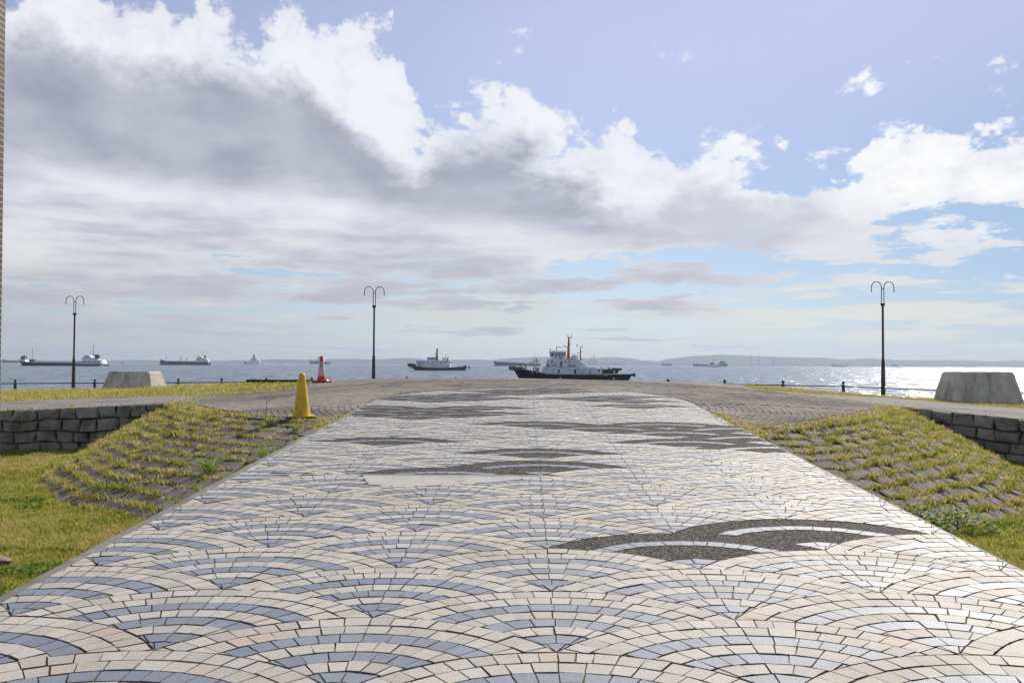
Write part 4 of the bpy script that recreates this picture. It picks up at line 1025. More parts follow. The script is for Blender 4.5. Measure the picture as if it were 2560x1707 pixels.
M['sea'] = sea_mat()
link_mesh('sea', [(-26000, 25, SEA_Z), (26000, 25, SEA_Z), (26000, 12500, SEA_Z), (-26000, 12500, SEA_Z), (-26000, -400, SEA_Z), (26000, -400, SEA_Z)], [(0, 1, 2, 3), (4, 5, 1, 0)], M['sea'], kind='structure')
M['forest'] = mat('distant_forest', (0.055, 0.075, 0.05), 0.95, 0.35, 0.004, spec=0.05, dirt=(0.10, 0.10, 0.085), dscale=0.002, damt=0.4)
HD = 11000.0
def far(px, D): return (px - 1280) / 2200 * D
def hor(px): return 904.2 + 0.0053 * px
def hills(name, prof, D, depth, m):
    P = np.array(prof, float); xs = np.linspace(P[0, 0], P[-1, 0], 260); ys = np.interp(xs, P[:, 0], P[:, 1])
    hh_ = (hor(xs) - ys) / 2200 * D * 1.0 + CAM_Z - SEA_Z
    hh_ = hh_ + np.interp(xs * 3.1 % 260, np.arange(260), np.random.default_rng(4).normal(0, 4.0, 260)) * np.clip(hh_ / 60, .2, 1)
    V = []; rows = [(-.5, -.05), (-.30, .22), (-.16, .5), (-.05, .85), (0, 1.0), (.25, .8), (.6, .3), (1, -.05)]
    for x, h in zip(xs, hh_):
        X = far(x, D)
        for r, q in rows: V.append((X * (1 + r * depth / D), D + r * depth, SEA_Z + max(h, 6) * q + (rng.normal(0, 3) if 0 < q < 1 else 0)))
    n = len(rows); F = [(i * n + j, i * n + n + j, i * n + n + j + 1, i * n + j + 1) for i in range(len(xs) - 1) for j in range(n - 1)]
    return link_mesh(name, V, F, m, smooth=True, kind='structure')
hills('hills', [(-1500, 897), (-600, 898), (0, 901), (100, 901), (250, 902), (330, 900), (420, 902), (560, 901), (640, 900), (700, 898), (800, 899), (860, 897), (960, 899), (1000, 894), (1040, 895), (1062, 899), (1180, 899), (1230, 900), (1262, 896), (1330, 893), (1400, 892), (1460, 895), (1520, 893), (1560, 894), (1612, 901), (1640, 902), (1680, 896), (1720, 891), (1780, 888), (1840, 887), (1900, 890), (1960, 893), (2060, 895), (2112, 899), (2180, 896), (2225, 900), (2300, 901), (2390, 900), (2480, 903), (2560, 902), (3200, 896), (4200, 900)], HD, 1600, M['forest'])
hills('shore', [(-1500, 903), (0, 904), (500, 905), (900, 906), (1200, 907), (1440, 905), (1480, 902), (1500, 906), (1560, 903), (1640, 907), (1760, 907), (2000, 911), (2300, 913), (2560, 914), (4200, 918)], 9800, 350, M['forest'])
hz = MB().box(-30000, 30000, -500, 14000, SEA_Z - 1, 240).build('haze', None); hz['kind'] = 'stuff'
hm = bpy.data.materials.new('haze_air'); hm.use_nodes = True; t = hm.node_tree; t.nodes.remove(t.nodes['Principled BSDF'])
pv_ = t.nodes.new('ShaderNodeVolumePrincipled'); pv_.inputs['Color'].default_value = (0.70, 0.80, 1.0, 1); pv_.inputs['Density'].default_value = 0.000088; pv_.inputs['Anisotropy'].default_value = 0.25
t.links.new(pv_.outputs[0], [x for x in t.nodes if x.type == 'OUTPUT_MATERIAL'][0].inputs['Volume']); hz.data.materials.append(hm)

# ------------------------------------------------------------------ paint for boats
def paint(n, c, r=.45, v=.1, d=None): return mat(n, c, r, v, .6, dirt=d, dscale=.5, damt=.35)
M['bw'] = paint('boat_white', (.86, .87, .88)); M['bk'] = paint('hull_black', (.012, .014, .020), .35); M['navy'] = paint('hull_navy', (.012, .030, .095), .4, .15, (.03, .05, .11))
M['blueh'] = paint('hull_blue', (.020, .065, .26), .4); M['boot'] = paint('boot_red', (.20, .055, .045), .6, .2); M['orange'] = paint('mast_orange', (.40, .055, .018), .5)
M['cream'] = paint('winch_cream', (.52, .52, .30), .5); M['glass'] = mat('cabin_glass', (.05, .09, .09), .12, .3, 2); M['pale_glass'] = mat('pale_cabin_glass', (.28, .45, .42), .15, .2, 1)
M['greyp'] = paint('deck_grey', (.22, .23, .24)); M['darkp'] = paint('dark_fitting', (.03, .032, .036)); M['teal'] = paint('hull_teal_band', (.12, .30, .28)); M['yel'] = paint('banner_yellow', (.50, .33, .01)); M['brown'] = paint('mast_brown', (.09, .055, .04)); M['hullgrey'] = paint('hull_dark_grey', (.045, .055, .06)); M['smokew'] = None

class Boat:
    """a boat seen broadside: x along the hull in metres from its middle, z from the waterline"""
    def __init__(s, name, pxc, D, label, cat='boat', yaw=0.0, group=None, wl=None):
        s.m = D / 2200; s.pxc = pxc; s.py = hor(pxc) + (CAM_Z - SEA_Z) / D * 2200
        s.r = empty(name, (far(pxc, D), D, SEA_Z), yaw); tag(s.r, label, cat, group)
    def x(s, px): return (px - s.pxc) * s.m
    def z(s, py): return (s.py - py) * s.m
    def hull(s, prof, beam, m, name='hull', bow=0.18, keel=-0.8, rake=0.0, stern=.8):
        """prof: deck line (px,py) from bow to stern"""
        P = [(s.x(a), s.z(b)) for a, b in prof]; x0, x1 = P[0][0], P[-1][0]; L = x1 - x0; rs = []
        for q in (0, .03, .07, .12, .18, .28, .45, .62, .78, .9, .97, 1):
            x = x0 + L * q; zd = float(np.interp(x, [p[0] for p in P], [p[1] for p in P]))
            wd = beam / 2 * min(1, .06 + .94 * math.sin(min(q / (bow * 2), 1) * math.pi / 2) ** .8) * (1 - (1 - stern) * max(0, (q - .8) / .2) ** 2)
            ww = wd * (.55 + .4 * min(q / .3, 1)); xs_ = rake * max(0, 1 - q / .25)
            tb = stern_rake * max(0, (q - .85) / .15) if (stern_rake := getattr(s, 'sr', 0)) else 0
            rs.append([(x, -wd, zd), (x + xs_ * .5 - tb * .5, -(wd + ww) / 2 * .99, zd * .45), (x + xs_ - tb, -ww, 0), (x + xs_ * 1.05 - tb, -ww * .7, keel), (x + xs_ * 1.05 - tb, ww * .7, keel), (x + xs_ - tb, ww, 0), (x + xs_ * .5 - tb * .5, (wd + ww) / 2 * .99, zd * .45), (x, wd, zd)])
        return MB().loft(rs).build(name, m, s.r)
    def stripe(s, a, b, z0, z1, y, m, name, parent=None): return MB().box(s.x(a), s.x(b), y - .06, y + .06, z0, z1).build(name, m, parent or s.r)
    def house(s, poly, y0, y1, m, name, parent=None): return MB().prism([(s.x(a), s.z(b)) for a, b in poly], y0, y1).build(name, m, parent or s.r)
    def face(s, a0, a1, b0, b1, y, m, name, parent, d=.06):
        """a window or plate let into / set on the near side at y"""
        return MB().box(s.x(a0), s.x(a1), y - d, y + .03, s.z(b1), s.z(b0)).build(name, m, parent)
    def pole(s, pts, r, m, name, parent=None, n=6, y=0): return MB().tube([(s.x(a), y, s.z(b)) for a, b in pts], r, n).build(name, m, parent or s.r, True)
    def ring(s, a, b, r, q, y, m, name, parent=None): return MB().torus((s.x(a), y, s.z(b)), r, q, 'y').build(name, m, parent or s.r, True)

# --- the black hulled tug
b = Boat('tugboat', 1430, 250, 'black hulled white tugboat with orange masts and a number 1 behind the plaza', 'tugboat')
b.sr = 1.0
hl_ = b.hull([(1282, 922), (1295, 922.5), (1312, 924), (1340, 929), (1360, 934), (1400, 936.2), (1450, 936.5), (1500, 936), (1540, 934.5), (1577, 934)], 9.0, M['bk'], rake=2.4, bow=.16)
Y = -4.5
bm_ = b.house([(1358, 917.3), (1443, 917.3), (1487, 919), (1499, 935.5), (1352, 935.5)], -3.6, 3.6, M['bw'], 'deckhouse')
b.stripe(1357.5, 1443.5, b.z(917.6), b.z(916.9), -3.58, M['greyp'], 'deck_edge')
up = b.house([(1368, 898), (1440, 898), (1448, 903), (1466, 917.2), (1364, 917.2)], -3.0, 3.0, M['bw'], 'upper_house')
wh = b.house([(1374.2, 880.5), (1413.5, 880.5), (1414.5, 897.9), (1376.5, 897.9)], -2.5, 2.5, M['bw'], 'wheelhouse')
b.house([(1372.5, 879.2), (1415, 879.2), (1415, 880.5), (1373.5, 880.5)], -2.8, 2.8, M['bw'], 'wheelhouse_roof')
for (p, q, m_) in ((1376.0, 1378.2, 'glass'), (1379.2, 1383.2, 'glass'), (1387.2, 1390.2, 'glass'), (1393, 1395.2, 'glass'), (1395.4, 1403.6, 'pale_glass'), (1404.2, 1405.2, 'glass'), (1405.4, 1412, 'pale_glass')): b.face(p, q, 883.6, 890.4, -2.5, M[m_], 'window', wh)
b.face(1387.4, 1390, 891.5, 895.5, -2.5, M['glass'], 'window', wh)
for dx_ in (0, 4): b.ring(1399 + dx_, 895, .20, .06, -2.55, M['red'], 'emblem', wh)
b.face(1397, 1404.5, 894.6, 895.3, -2.52, M['red'], 'emblem', wh)
for p in (1378.8, 1422): b.face(p - 1.6, p + 1.6, 903, 907.2, -3.0, M['glass'], 'window', up)
dr = b.face(1399, 1404.3, 903, 916.8, -3.0, M['greyp'], 'door', up, .05); b.face(1399.8, 1403.4, 904.6, 908.8, -3.05, M['glass'], 'door_window', dr)
nm = MB(); nm.box(b.x(1411.4), b.x(1412.8), -3.06, -2.97, b.z(908.6), b.z(903.2)); nm.box(b.x(1410.4), b.x(1411.4), -3.06, -2.97, b.z(905), b.z(904)); nm.box(b.x(1410.6), b.x(1413.6), -3.06, -2.97, b.z(909), b.z(908.4)); nm.build('number_one', M['darkp'], up)
pl_ = b.face(1378.5, 1391.4, 911.3, 915.2, -3.0, M['bw'], 'name_plate', up)
for i in range(5):
    p = 1379.3 + i * 2.45; k = MB()
    k.box(b.x(p), b.x(p + .5), -3.12, -3.07, b.z(914.7), b.z(911.8)); k.box(b.x(p + .5), b.x(p + 1.9), -3.12, -3.07, b.z(912.5), b.z(911.8)); k.box(b.x(p + .5), b.x(p + 1.9), -3.12, -3.07, b.z(914.7), b.z(914.1))
    if i % 2: k.box(b.x(p + 1.4), b.x(p + 1.9), -3.12, -3.07, b.z(914.1), b.z(912.5))
    k.build('name_letter', M['darkp'], pl_)
b.face(1418, 1438.5, 912.6, 915.9, -3.0, M['yel'], 'yellow_banner', up)
for p, q in ((1366, 923.5), (1382, 924), (1420.7, 925.2), (1456.5, 925.2), (1474, 927)): b.ring(p, q, .12, .07, -3.6, M['greyp'], 'porthole', bm_); b.face(p - .7, p + .7, q - .7, q + .7, -3.6, M['glass'], 'porthole_glass', bm_, .03)
b.face(1389, 1398.5, 923, 934, -3.6, M['bw'], 'door', bm_, .12); b.face(1393.3, 1398, 923.4, 927, -3.64, M['glass'], 'door_window', bm_, .1); b.face(1393.5, 1398, 927.2, 933, -3.64, M['orange'], 'fire_locker', bm_, .1)
b.face(1433, 1438.4, 923, 934.2, -3.6, M['glass'], 'doorway', bm_)
b.pole([(1441, 920), (1456, 935)], .07, M['greyp'], 'stair_rail', bm_, y=-3.7)
for p, q in ((1368.3, 913.2), (1428, 895.2)): b.ring(p, q, .30, .11, -3.15, M['orange'], 'life_ring')
mst = b.pole([(1421, 898), (1421.2, 880), (1421.8, 860), (1422, 844)], [.52, .36, .28, .20], M['orange'], 'main_mast', n=8)
for pts, r_ in (([(1408.5, 866), (1421, 867.6)], .13), ([(1417.5, 859.8), (1421.5, 860.6), (1429.5, 860)], .09), ([(1418.5, 843), (1422, 844.4), (1430, 843.6)], .13), ([(1421, 880), (1425.5, 877.4)], .06), ([(1418, 875.5), (1421, 875.6)], .05)): b.pole(pts, r_, M['orange'], 'yard', mst)
for pts in ([(1428, 843.5), (1428.6, 838), (1431, 834.6)], [(1422, 844), (1422.2, 838.6)], [(1418.5, 843), (1418.6, 839.8)], [(1417, 838.4), (1421, 839.2)], [(1409, 866), (1409.6, 861.8)]): b.pole(pts, .05, M['darkp'], 'antenna', mst)
am = b.pole([(1451, 904), (1451.2, 885), (1451.6, 869.5)], [.24, .17, .12], M['orange'], 'aft_mast', n=8)
for pts in ([(1443.5, 882.8), (1451, 884.2)], [(1451, 879.6), (1456, 879.2)], [(1449.4, 868.8), (1457, 868.8)], [(1451, 892), (1454, 891)]): b.pole(pts, .08, M['darkp'], 'yard', am)
for pts in ([(1455.6, 869), (1456.4, 864), (1457.6, 862)], [(1451.8, 869), (1452, 865)], [(1443.8, 882.8), (1444, 880)]): b.pole(pts, .045, M['darkp'], 'antenna', am)
MB().ball((b.x(1443), 0, b.z(864)), .26, 10, 8).build('signal_ball', M['greyp'], am, True)
for p, q in ((1434, 3.2), (1434, -1.2), (1441, 1.2)): MB().lathe([(.55, b.z(904)), (.55, b.z(889.5)), (.42, b.z(888))], (b.x(p), q - 1, 0), 12).build('funnel', M['bw'], b.r, True)
b.pole([(1432, 886), (1432, 884.2), (1437, 884.6), (1440, 885)], .05, M['darkp'], 'davit'); b.pole([(1391.5, 879), (1391.6, 867.5), (1396, 867.6), (1404.5, 869.4)], .10, M['orange'], 'davit')
MB().box(b.x(1391), b.x(1392.4), -.2, .2, b.z(872.5), b.z(867.6)).build('davit_motor', M['darkp'], b.r)
for p, q in ((1375.4, 873), (1383.6, 877.5)): MB().lathe([(.08, b.z(880)), (.06, b.z(q + 1.4)), (.20, b.z(q + 1)), (.20, b.z(q - .6))], (b.x(p), -1.2, 0), 8).build('searchlight', M['darkp'], b.r, True)
for y_ in (-2.7, 2.7): b.pole([(1377, 879), (1377, 877.2), (1413, 877.2), (1413, 879)], .035, M['bw'], 'roof_rail', y=y_)
b.pole([(1446, 900), (1476, 917)], .09, M['bw'], 'stay', y=-2.4); b.pole([(1449, 897), (1472, 915)], .06, M['bw'], 'stay', y=2.0)
b.pole([(1452, 902), (1452, 896), (1472, 909), (1484, 917)], .05, M['bw'], 'deck_rail', y=-2.9); b.pole([(1487, 919), (1497, 931)], .08, M['bw'], 'deck_rail', y=-3.6)
MB().box(b.x(1432), b.x(1442), -2.6, 2.6, b.z(898), b.z(896.4)).build('raft_cradle', M['bw'], b.r)
wn = empty('winch', (0, 0, 0)); wn.parent = b.r
MB().torus((b.x(1339), -1.4, b.z(923.5)), .62, .16, 'y').build('winch_drum', M['cream'], wn, True); MB().lathe([(.66, -.9), (.66, .9)], (0, 0, 0), 14).build('winch_barrel', M['cream'], wn, True)
bb = [o for o in wn.children if o.name.startswith('winch_barrel')][0]; bb.rotation_euler = (R(90), 0, 0); bb.location = (b.x(1343), -.2, b.z(923))
MB().box(b.x(1332), b.x(1349), -1.2, 1.6, b.z(931), b.z(927)).build('winch_bed', M['cream'], wn)
for p in (1301.5, 1314): MB().lathe([(.30, b.z(925)), (.30, b.z(912.5)), (.36, b.z(912)), (.36, b.z(911.4))], (b.x(p), -1.6 if p > 1310 else -1, 0), 10).build('towing_post', M['cream'], b.r, True)
for p, q in ((1501, 917), (1533, 926)): MB().lathe([(.30, b.z(936)), (.26, b.z(q))], (b.x(p), -2.6, 0), 8).build('stern_post', M['cream'], b.r, True)
for i, (p, q) in enumerate(((1277, 921.5), (1282.5, 921.5), (1289, 922), (1297, 923), (1305.5, 923.4))):
    y_ = (-.9, -1.9, -2.8, -3.6, -4.2)[i]; MB().torus((b.x(p), y_, b.z(q)), .36, .24, 'y', 14, 8).build('tyre_fender', M['rubber'], b.r, True)
MB().torus((b.x(1586), 0, b.z(936.5)), .42, .26, 'x', 14, 8).build('tyre_fender', M['rubber'], b.r, True); b.pole([(1574, 936), (1585, 937)], .35, M['rubber'], 'stern_fender')
for p0, p1, q, m_ in ((1363, 1375, 937.4, 'greyp'), (1383, 1406, 938.4, 'greyp'), (1431, 1464, 939.6, 'teal'), (1467, 1481, 939.4, 'greyp'), (1487, 1504, 938.4, 'greyp'), (1507, 1514, 937.8, 'bw')): b.stripe(p0, p1, b.z(q + .5), b.z(q - .3), -4.53, M[m_], 'rubbing_mark')
for p in (1331, 1342): b.face(p - 1.2, p + 1.2, 929.5, 933, -4.3, M['bw'], 'bow_mark', b.r)
for p in (1400, 1530): b.ring(p, 946, .22, .09, -4.45, M['bw'], 'draught_ring')
per = b.pole([(1472.5, 934.5), (1472.5, 930)], .22, M['greyp'], 'davit', y=-3.9)

# --- the dark work boat lying behind it
b = Boat('work_boat', 1520, 320, 'low dark work boat showing behind the stern of the black hulled tug', 'boat'); b.sr = 2.0
b.hull([(1430, 922), (1500, 922.6), (1530, 923.5), (1548, 923)], 8, M['hullgrey'], stern=.9)
b.pole([(1530, 922.6), (1540, 923), (1555, 923)], .45, M['rubber'], 'stern_fender'); MB().box(b.x(1520), b.x(1526), -1, 1, b.z(923), b.z(919.5)).build('hatch', M['greyp'], b.r)

# --- the white tug further out
b = Boat('tugboat', 1097, 590, 'white and grey tugboat with a brown mast between the lamp post and the black tug', 'tugboat'); b.sr = 1.5
b.hull([(1026, 914.5), (1040, 914.5), (1056, 918.4), (1080, 919.4), (1126, 919), (1150, 917), (1168, 916.8)], 10.5, M['hullgrey'], rake=3.6, bow=.16)
dk = b.house([(1058, 910.6), (1126, 910), (1126.6, 919), (1057, 919)], -4, 4, M['bw'], 'deckhouse'); u2 = b.house([(1065, 902), (1108, 902), (1110, 907), (1125, 907.5), (1125, 910.4), (1062, 910.4)], -3.4, 3.4, M['bw'], 'upper_house')
w2 = b.house([(1069, 893), (1089.6, 893), (1090, 902), (1070, 902)], -2.8, 2.8, M['bw'], 'wheelhouse')
for p, q in ((1071, 1073.4), (1078, 1082), (1083, 1087.6)): b.face(p, q, 894.6, 898.4, -2.8, M['glass'], 'window', w2, .1)
for p, q in ((1069, 1072), (1082, 1084.4)): b.face(p, q, 904, 907.2, -3.4, M['glass'], 'window', u2, .1)
for p in (1066, 1074, 1083, 1088.6, 1096): b.face(p - .6, p + .6, 913.4, 914.6, -4, M['glass'], 'porthole', dk, .1)
m2 = b.pole([(1092, 902), (1092.4, 886), (1093, 873)], [1.0, .6, .45], M['brown'], 'mast', n=8)
for pts in ([(1086.6, 885.6), (1092, 886.6)], [(1092, 881.4), (1095.6, 881)], [(1091, 873), (1096, 872)], [(1094.4, 873), (1095.4, 869.6)], [(1091.6, 873), (1091.6, 871)]): b.pole(pts, .16, M['brown'], 'yard', m2)
for p in (1108.5, 1113): MB().lathe([(.8, b.z(903)), (.8, b.z(895)), (.6, b.z(894))], (b.x(p), 0, 0), 10).build('funnel', M['bw'], b.r, True)
b.pole([(1119, 903), (1119.6, 893.4)], .6, M['greyp'], 'exhaust'); b.pole([(1114.4, 900), (1114.6, 885)], .09, M['greyp'], 'aft_mast'); b.pole([(1112.6, 886.6), (1116.6, 886.6)], .08, M['greyp'], 'yard')
b.face(1109, 1123, 903.4, 905.6, -3.4, M['navy'], 'boat_cover', u2, .4); b.face(1124.4, 1127, 904.6, 908, -3.4, M['darkp'], 'locker', u2, .3)
MB().torus((b.x(1103.6), -3.5, b.z(907.6)), .6, .2, 'y').build('winch', M['cream'], b.r, True); MB().box(b.x(1046), b.x(1055), -2, 2, b.z(918), b.z(911.4)).build('bow_winch', M['cream'], b.r)
for p, q in ((1024, 912.8), (1028.5, 913), (1033, 913.4), (1038, 914)): MB().torus((b.x(p), -1.2 - (p - 1024) * .2, b.z(q)), .75, .5, 'y', 12, 6).build('tyre_fender', M['rubber'], b.r, True)
for p, q in ((1163, 917.6), (1173, 918)): MB().torus((b.x(p), -3 if p < 1170 else 0, b.z(q)), .8, .5, 'y' if p < 1170 else 'x', 12, 6).build('tyre_fender', M['rubber'], b.r, True)
b.stripe(1026, 1068, b.z(920.4), b.z(918.4), -5.0, M['rubber'], 'fender_strip'); b.stripe(1086, 1096, b.z(922.6), b.z(920.8), -5.25, M['rubber'], 'fender_strip'); b.stripe(1128, 1139, b.z(922.6), b.z(920.4), -5.25, M['rubber'], 'fender_strip')
for p in (1145.4, 1148, 1152): b.pole([(p, 917.4), (p, 915.2)], .3, M['hullgrey'], 'mooring_post')

# --- ships on the roads
def ship(name, D, pxc, label, deck, beam, hm_, houses, poles, boot=None, extra=None, cat='ship', group='cargo ships at anchor'):
    b = Boat(name, pxc, D, label, cat, group=group); b.hull(deck, beam, M[hm_], rake=(deck[-1][0] - deck[0][0]) * b.m * .035, bow=.1)
    if boot:
        P = [(x, min(b.py - .05, b.py - boot)) for x, _ in deck]; P[0] = (deck[0][0] - .5, P[0][1]); b.hull(P, beam + .5, M['boot'], 'boot_top', bow=.1)
    for nm_, poly, m_, wd in houses: b.house(poly, -beam * wd / 2, beam * wd / 2, M[m_], nm_)
    for nm_, pts, r_, m_ in poles: b.pole(pts, r_, M[m_], nm_)
    if extra: extra(b)
    return b
def x1(b):
    for i in range(26): b.face(95 + i * 4.05, 97.9 + i * 4.05, 901.6 + .025 * i, 905.2 + .025 * i, -6.2, M['bw'], 'hatch_panel', b.r, .5)
    for i in range(7): b.face(206.5 + i * 7.4, 210.5 + i * 7.4, 903.6, 906, -6.6, M['glass'], 'window', b.r, .3)
    for i in range(4): b.face(217 + i * 3.1, 219 + i * 3.1, 890.4, 892.4, -4.6, M['glass'], 'window', b.r, .3)
    b.ring(262.4, 911.6, 1.7, .5, -6.4, M['bw'], 'stern_emblem'); b.face(258, 267, 908, 915, -6.05, M['bw'], 'stern_panel', b.r, .2)
ship('cargo_ship', 962, 158, 'long navy cargo ship with a row of white hatch panels behind the left lamp post',
     [(49, 901), (62, 902), (70, 906), (110, 907), (200, 909), (256, 909.4), (268, 909)], 13, 'navy',
     [('forecastle', [(49, 899.5), (67, 900), (70, 906), (60, 905)], 'bw', .6), ('hatch_coaming', [(92, 903), (200, 904.4), (200, 908.6), (92, 906.6)], 'greyp', .8), ('deckhouse', [(199, 903), (259, 903), (263, 909.6), (199, 909.6)], 'bw', 1.0),
      ('accommodation', [(211, 893), (233, 893), (240, 897), (240, 903.2), (208.5, 903.2)], 'bw', .75), ('bridge', [(216, 888), (228, 888), (231, 893.2), (215, 893.2)], 'bw', .7), ('funnel', [(240, 886), (247.6, 886), (248.4, 897.6), (239, 897.6)], 'darkp', .3), ('funnel_base', [(238.4, 896.4), (249, 896.4), (249, 903.4), (238.4, 903.4)], 'bw', .4), ('stern_house', [(250, 900), (259, 899), (262, 903.6), (250, 903.6)], 'bw', .7), ('bow_breakwater', [(54, 893.6), (59, 890), (66, 889), (66.6, 899), (55, 899.6)], 'greyp', .35), ('deck_gear', [(76, 898.8), (90, 898.4), (90, 905), (76, 905)], 'greyp', .4)],
     [('foremast', [(81, 905), (81.3, 869)], .22, 'greyp'), ('main_mast', [(234, 888), (234.4, 860)], .25, 'greyp'), ('stay', [(226, 884), (230, 879.6), (234, 879)], .16, 'greyp'), ('crane_post', [(234.5, 897), (234.5, 886)], .25, 'darkp'), ('crane_arm', [(231, 886.4), (238, 886.4)], .6, 'darkp')], extra=x1)
def x2(b):
    for i in range(9): b.pole([(425 + i * 7.4, 903.6 + i * .2), (425 + i * 7.4, 901.4 + i * .2)], .35, M['greyp'], 'tank_vent')
    for i in range(3): b.face(498 + i * 4, 500 + i * 4, 896.6, 898, -5.2, M['glass'], 'window', b.r, .4)
ship('tanker', 1566, 462, 'blue tanker with red waterline and orange funnel between concrete block and white patrol ship',
     [(399.4, 899.2), (408, 900.6), (424, 904.6), (450, 905.4), (490, 906), (500, 905), (522, 904.4), (524.5, 905)], 15, 'blueh',
     [('pipe_deck', [(424, 902.8), (494, 903.8), (494, 906), (424, 905)], 'greyp', .5), ('deckhouse', [(494, 895), (511, 894.6), (522, 898), (523, 905), (494, 905.4)], 'bw', .8), ('bridge', [(496.4, 890.6), (506, 890.6), (507, 895.2), (495.4, 895.2)], 'bw', .7), ('funnel', [(510.4, 891), (515.4, 891), (516, 899), (511, 899)], 'yel', .3), ('funnel_cap', [(510, 888.8), (515.8, 888.8), (515.4, 891), (510.4, 891)], 'darkp', .32), ('funnel_base', [(510, 898), (518, 898), (519, 904.6), (510, 904.6)], 'darkp', .5)],
     [('foremast', [(415.6, 903), (415.8, 885)], .25, 'greyp'), ('kingpost', [(450, 904), (450.2, 892)], .45, 'greyp'), ('kingpost', [(453.6, 904), (453.8, 892)], .45, 'greyp'), ('crane', [(466.4, 904), (466.4, 897), (471, 896.6)], .5, 'darkp'), ('main_mast', [(507, 890), (507.2, 878)], .28, 'greyp'), ('stern_rail', [(520, 904), (522, 897), (525, 901)], .4, 'bw')], boot=2.9, extra=x2)
ship('patrol_ship', 3000, 640, 'small white patrol ship under way with a tall mast and a white wake', [(610.4, 904.6), (620, 905.6), (640, 906.4), (666, 907.6)], 10, 'bw',
     [('bow_paint', [(610.4, 904.7), (618, 905.4), (617.6, 908.4), (613.6, 908.6)], 'darkp', 1.02), ('superstructure', [(624, 903), (629, 899), (646, 899), (650, 903), (652, 907), (622, 906.6)], 'bw', .8), ('bridge', [(627, 896.8), (640, 896.8), (641, 899.4), (626, 899.4)], 'greyp', .6), ('mast_tower', [(633.6, 886), (636.6, 886), (638.4, 897.4), (632, 897.4)], 'greyp', .2), ('stern_gun', [(645, 901), (649.6, 901.6), (649.6, 903.4), (645, 903.4)], 'greyp', .3)],
     [('mast', [(635.2, 887), (635.6, 883.6)], .5, 'greyp'), ('yard', [(632.8, 888.6), (638, 888.6)], .4, 'greyp')], group='working boats under way')
ship('ferry', 3900, 800, 'far small ship with a dark bow half hidden behind the tall red and white cone', [(773.6, 902.2), (786, 903), (812, 905), (828, 905)], 14, 'darkp',
     [('superstructure', [(790, 901), (799, 896), (806, 896.4), (812, 901), (812, 905.4), (788, 905)], 'bw', .9), ('bridge', [(796, 892.6), (803, 893), (804, 896.4), (795.6, 896.4)], 'greyp', .6)], [('foremast', [(777, 903), (777.2, 893)], .4, 'greyp'), ('mast', [(800, 893), (800.4, 884)], .4, 'greyp')], cat='ship', group='working boats under way')
ship('cargo_ship', 2500, 1078, 'blue cargo ship hidden behind the white tug except for its bow', [(1040.2, 901.8), (1046, 902.6), (1060, 902.4), (1116, 903.4)], 14, 'blueh',
     [('white_lower_hull', [(1042, 906.6), (1066, 906.6), (1066, 907.6), (1042, 907.6)], 'bw', 1.02)], [('foremast', [(1049.6, 903), (1049.8, 888)], .3, 'greyp')])
def x5(b):
    for i in range(5): b.face(1318.6 + i * 6.8, 1323.6 + i * 6.8, 909.2, 913.2, -8.3, M['navy'], 'stern_bay', b.r, .6)
    for i in range(4): b.face(1333 + i * 3.2, 1335 + i * 3.2, 905.4, 906.2, -6.2, M['glass'], 'window', b.r, .5)
ship('cargo_ship', 2310, 1292, 'blue cargo ship with red waterline and white stern just left of the black tug',
     [(1234, 902.6), (1242, 904.2), (1270, 905.6), (1310, 907.4), (1330, 908.4), (1351.6, 908.8)], 16, 'blueh',
     [('stern_frame', [(1313, 911), (1318, 908.6), (1351.4, 908.2), (1351.4, 913.6), (1316, 913.6)], 'bw', 1.02), ('deckhouse', [(1331, 903), (1347, 903.6), (1350, 909), (1330, 908.8)], 'bw', .75), ('bridge', [(1331, 897.4), (1338, 897.4), (1339, 903.2), (1330.6, 903.2)], 'bw', .65), ('funnel', [(1339.6, 896), (1342.4, 896), (1344.6, 903.6), (1339.6, 903.6)], 'darkp', .3), ('lifeboat', [(1323, 906.4), (1326, 904.4), (1329.6, 906.2), (1329.6, 908.2), (1323, 908.2)], 'greyp', .4)],
     [('foremast', [(1249.6, 905), (1249.8, 885)], .35, 'greyp'), ('main_mast', [(1337.4, 898), (1337.6, 879)], .35, 'greyp'), ('crane', [(1343, 901), (1348.6, 904.6)], .6, 'darkp')], boot=2.6, extra=x5)
ship('cargo_ship', 4000, 28, 'distant dark blue ship at the far left behind the navy cargo ship', [(5.4, 900.6), (9, 899.4), (14, 900.4), (40, 900.8), (52, 901.6)], 16, 'navy', [('bow_rail', [(7, 899), (12, 898.6), (12, 900.6), (7, 900.8)], 'darkp', .5)], [])
ship('cargo_ship', 3850, 1775, 'grey freighter in the glitter left of the two far chimney towers', [(1731, 909.2), (1738, 910.2), (1760, 911), (1796, 911.4), (1818, 911.6)], 20, 'hullgrey',
     [('deckhouse', [(1796, 909), (1800, 905.6), (1812, 905.4), (1818, 910), (1818, 912), (1795, 912)], 'greyp', .8), ('bridge', [(1801, 902.6), (1811, 902.6), (1811, 905.8), (1800, 905.8)], 'darkp', .6)], [('foremast', [(1741.6, 911), (1741.8, 897)], .5, 'greyp'), ('main_mast', [(1805, 903), (1805.2, 890)], .45, 'greyp')])
ship('motor_boat', 2150, 1781, 'white motor boat with a small dark cabin passing in front of the grey freighter', [(1767, 914.2), (1772, 913), (1796, 914)], 7, 'bw', [('cabin', [(1776, 908), (1783, 907.4), (1784.4, 911.2), (1775, 911.2)], 'darkp', .6), ('cabin_top', [(1777, 906.4), (1782, 906), (1782, 907.6), (1777, 908)], 'greyp', .5), ('deckhouse', [(1773, 911), (1794, 911), (1794, 914), (1773, 914)], 'bw', .8)], [('mast', [(1784, 908), (1784.4, 898)], .3, 'darkp')], cat='boat', group='working boats under way')
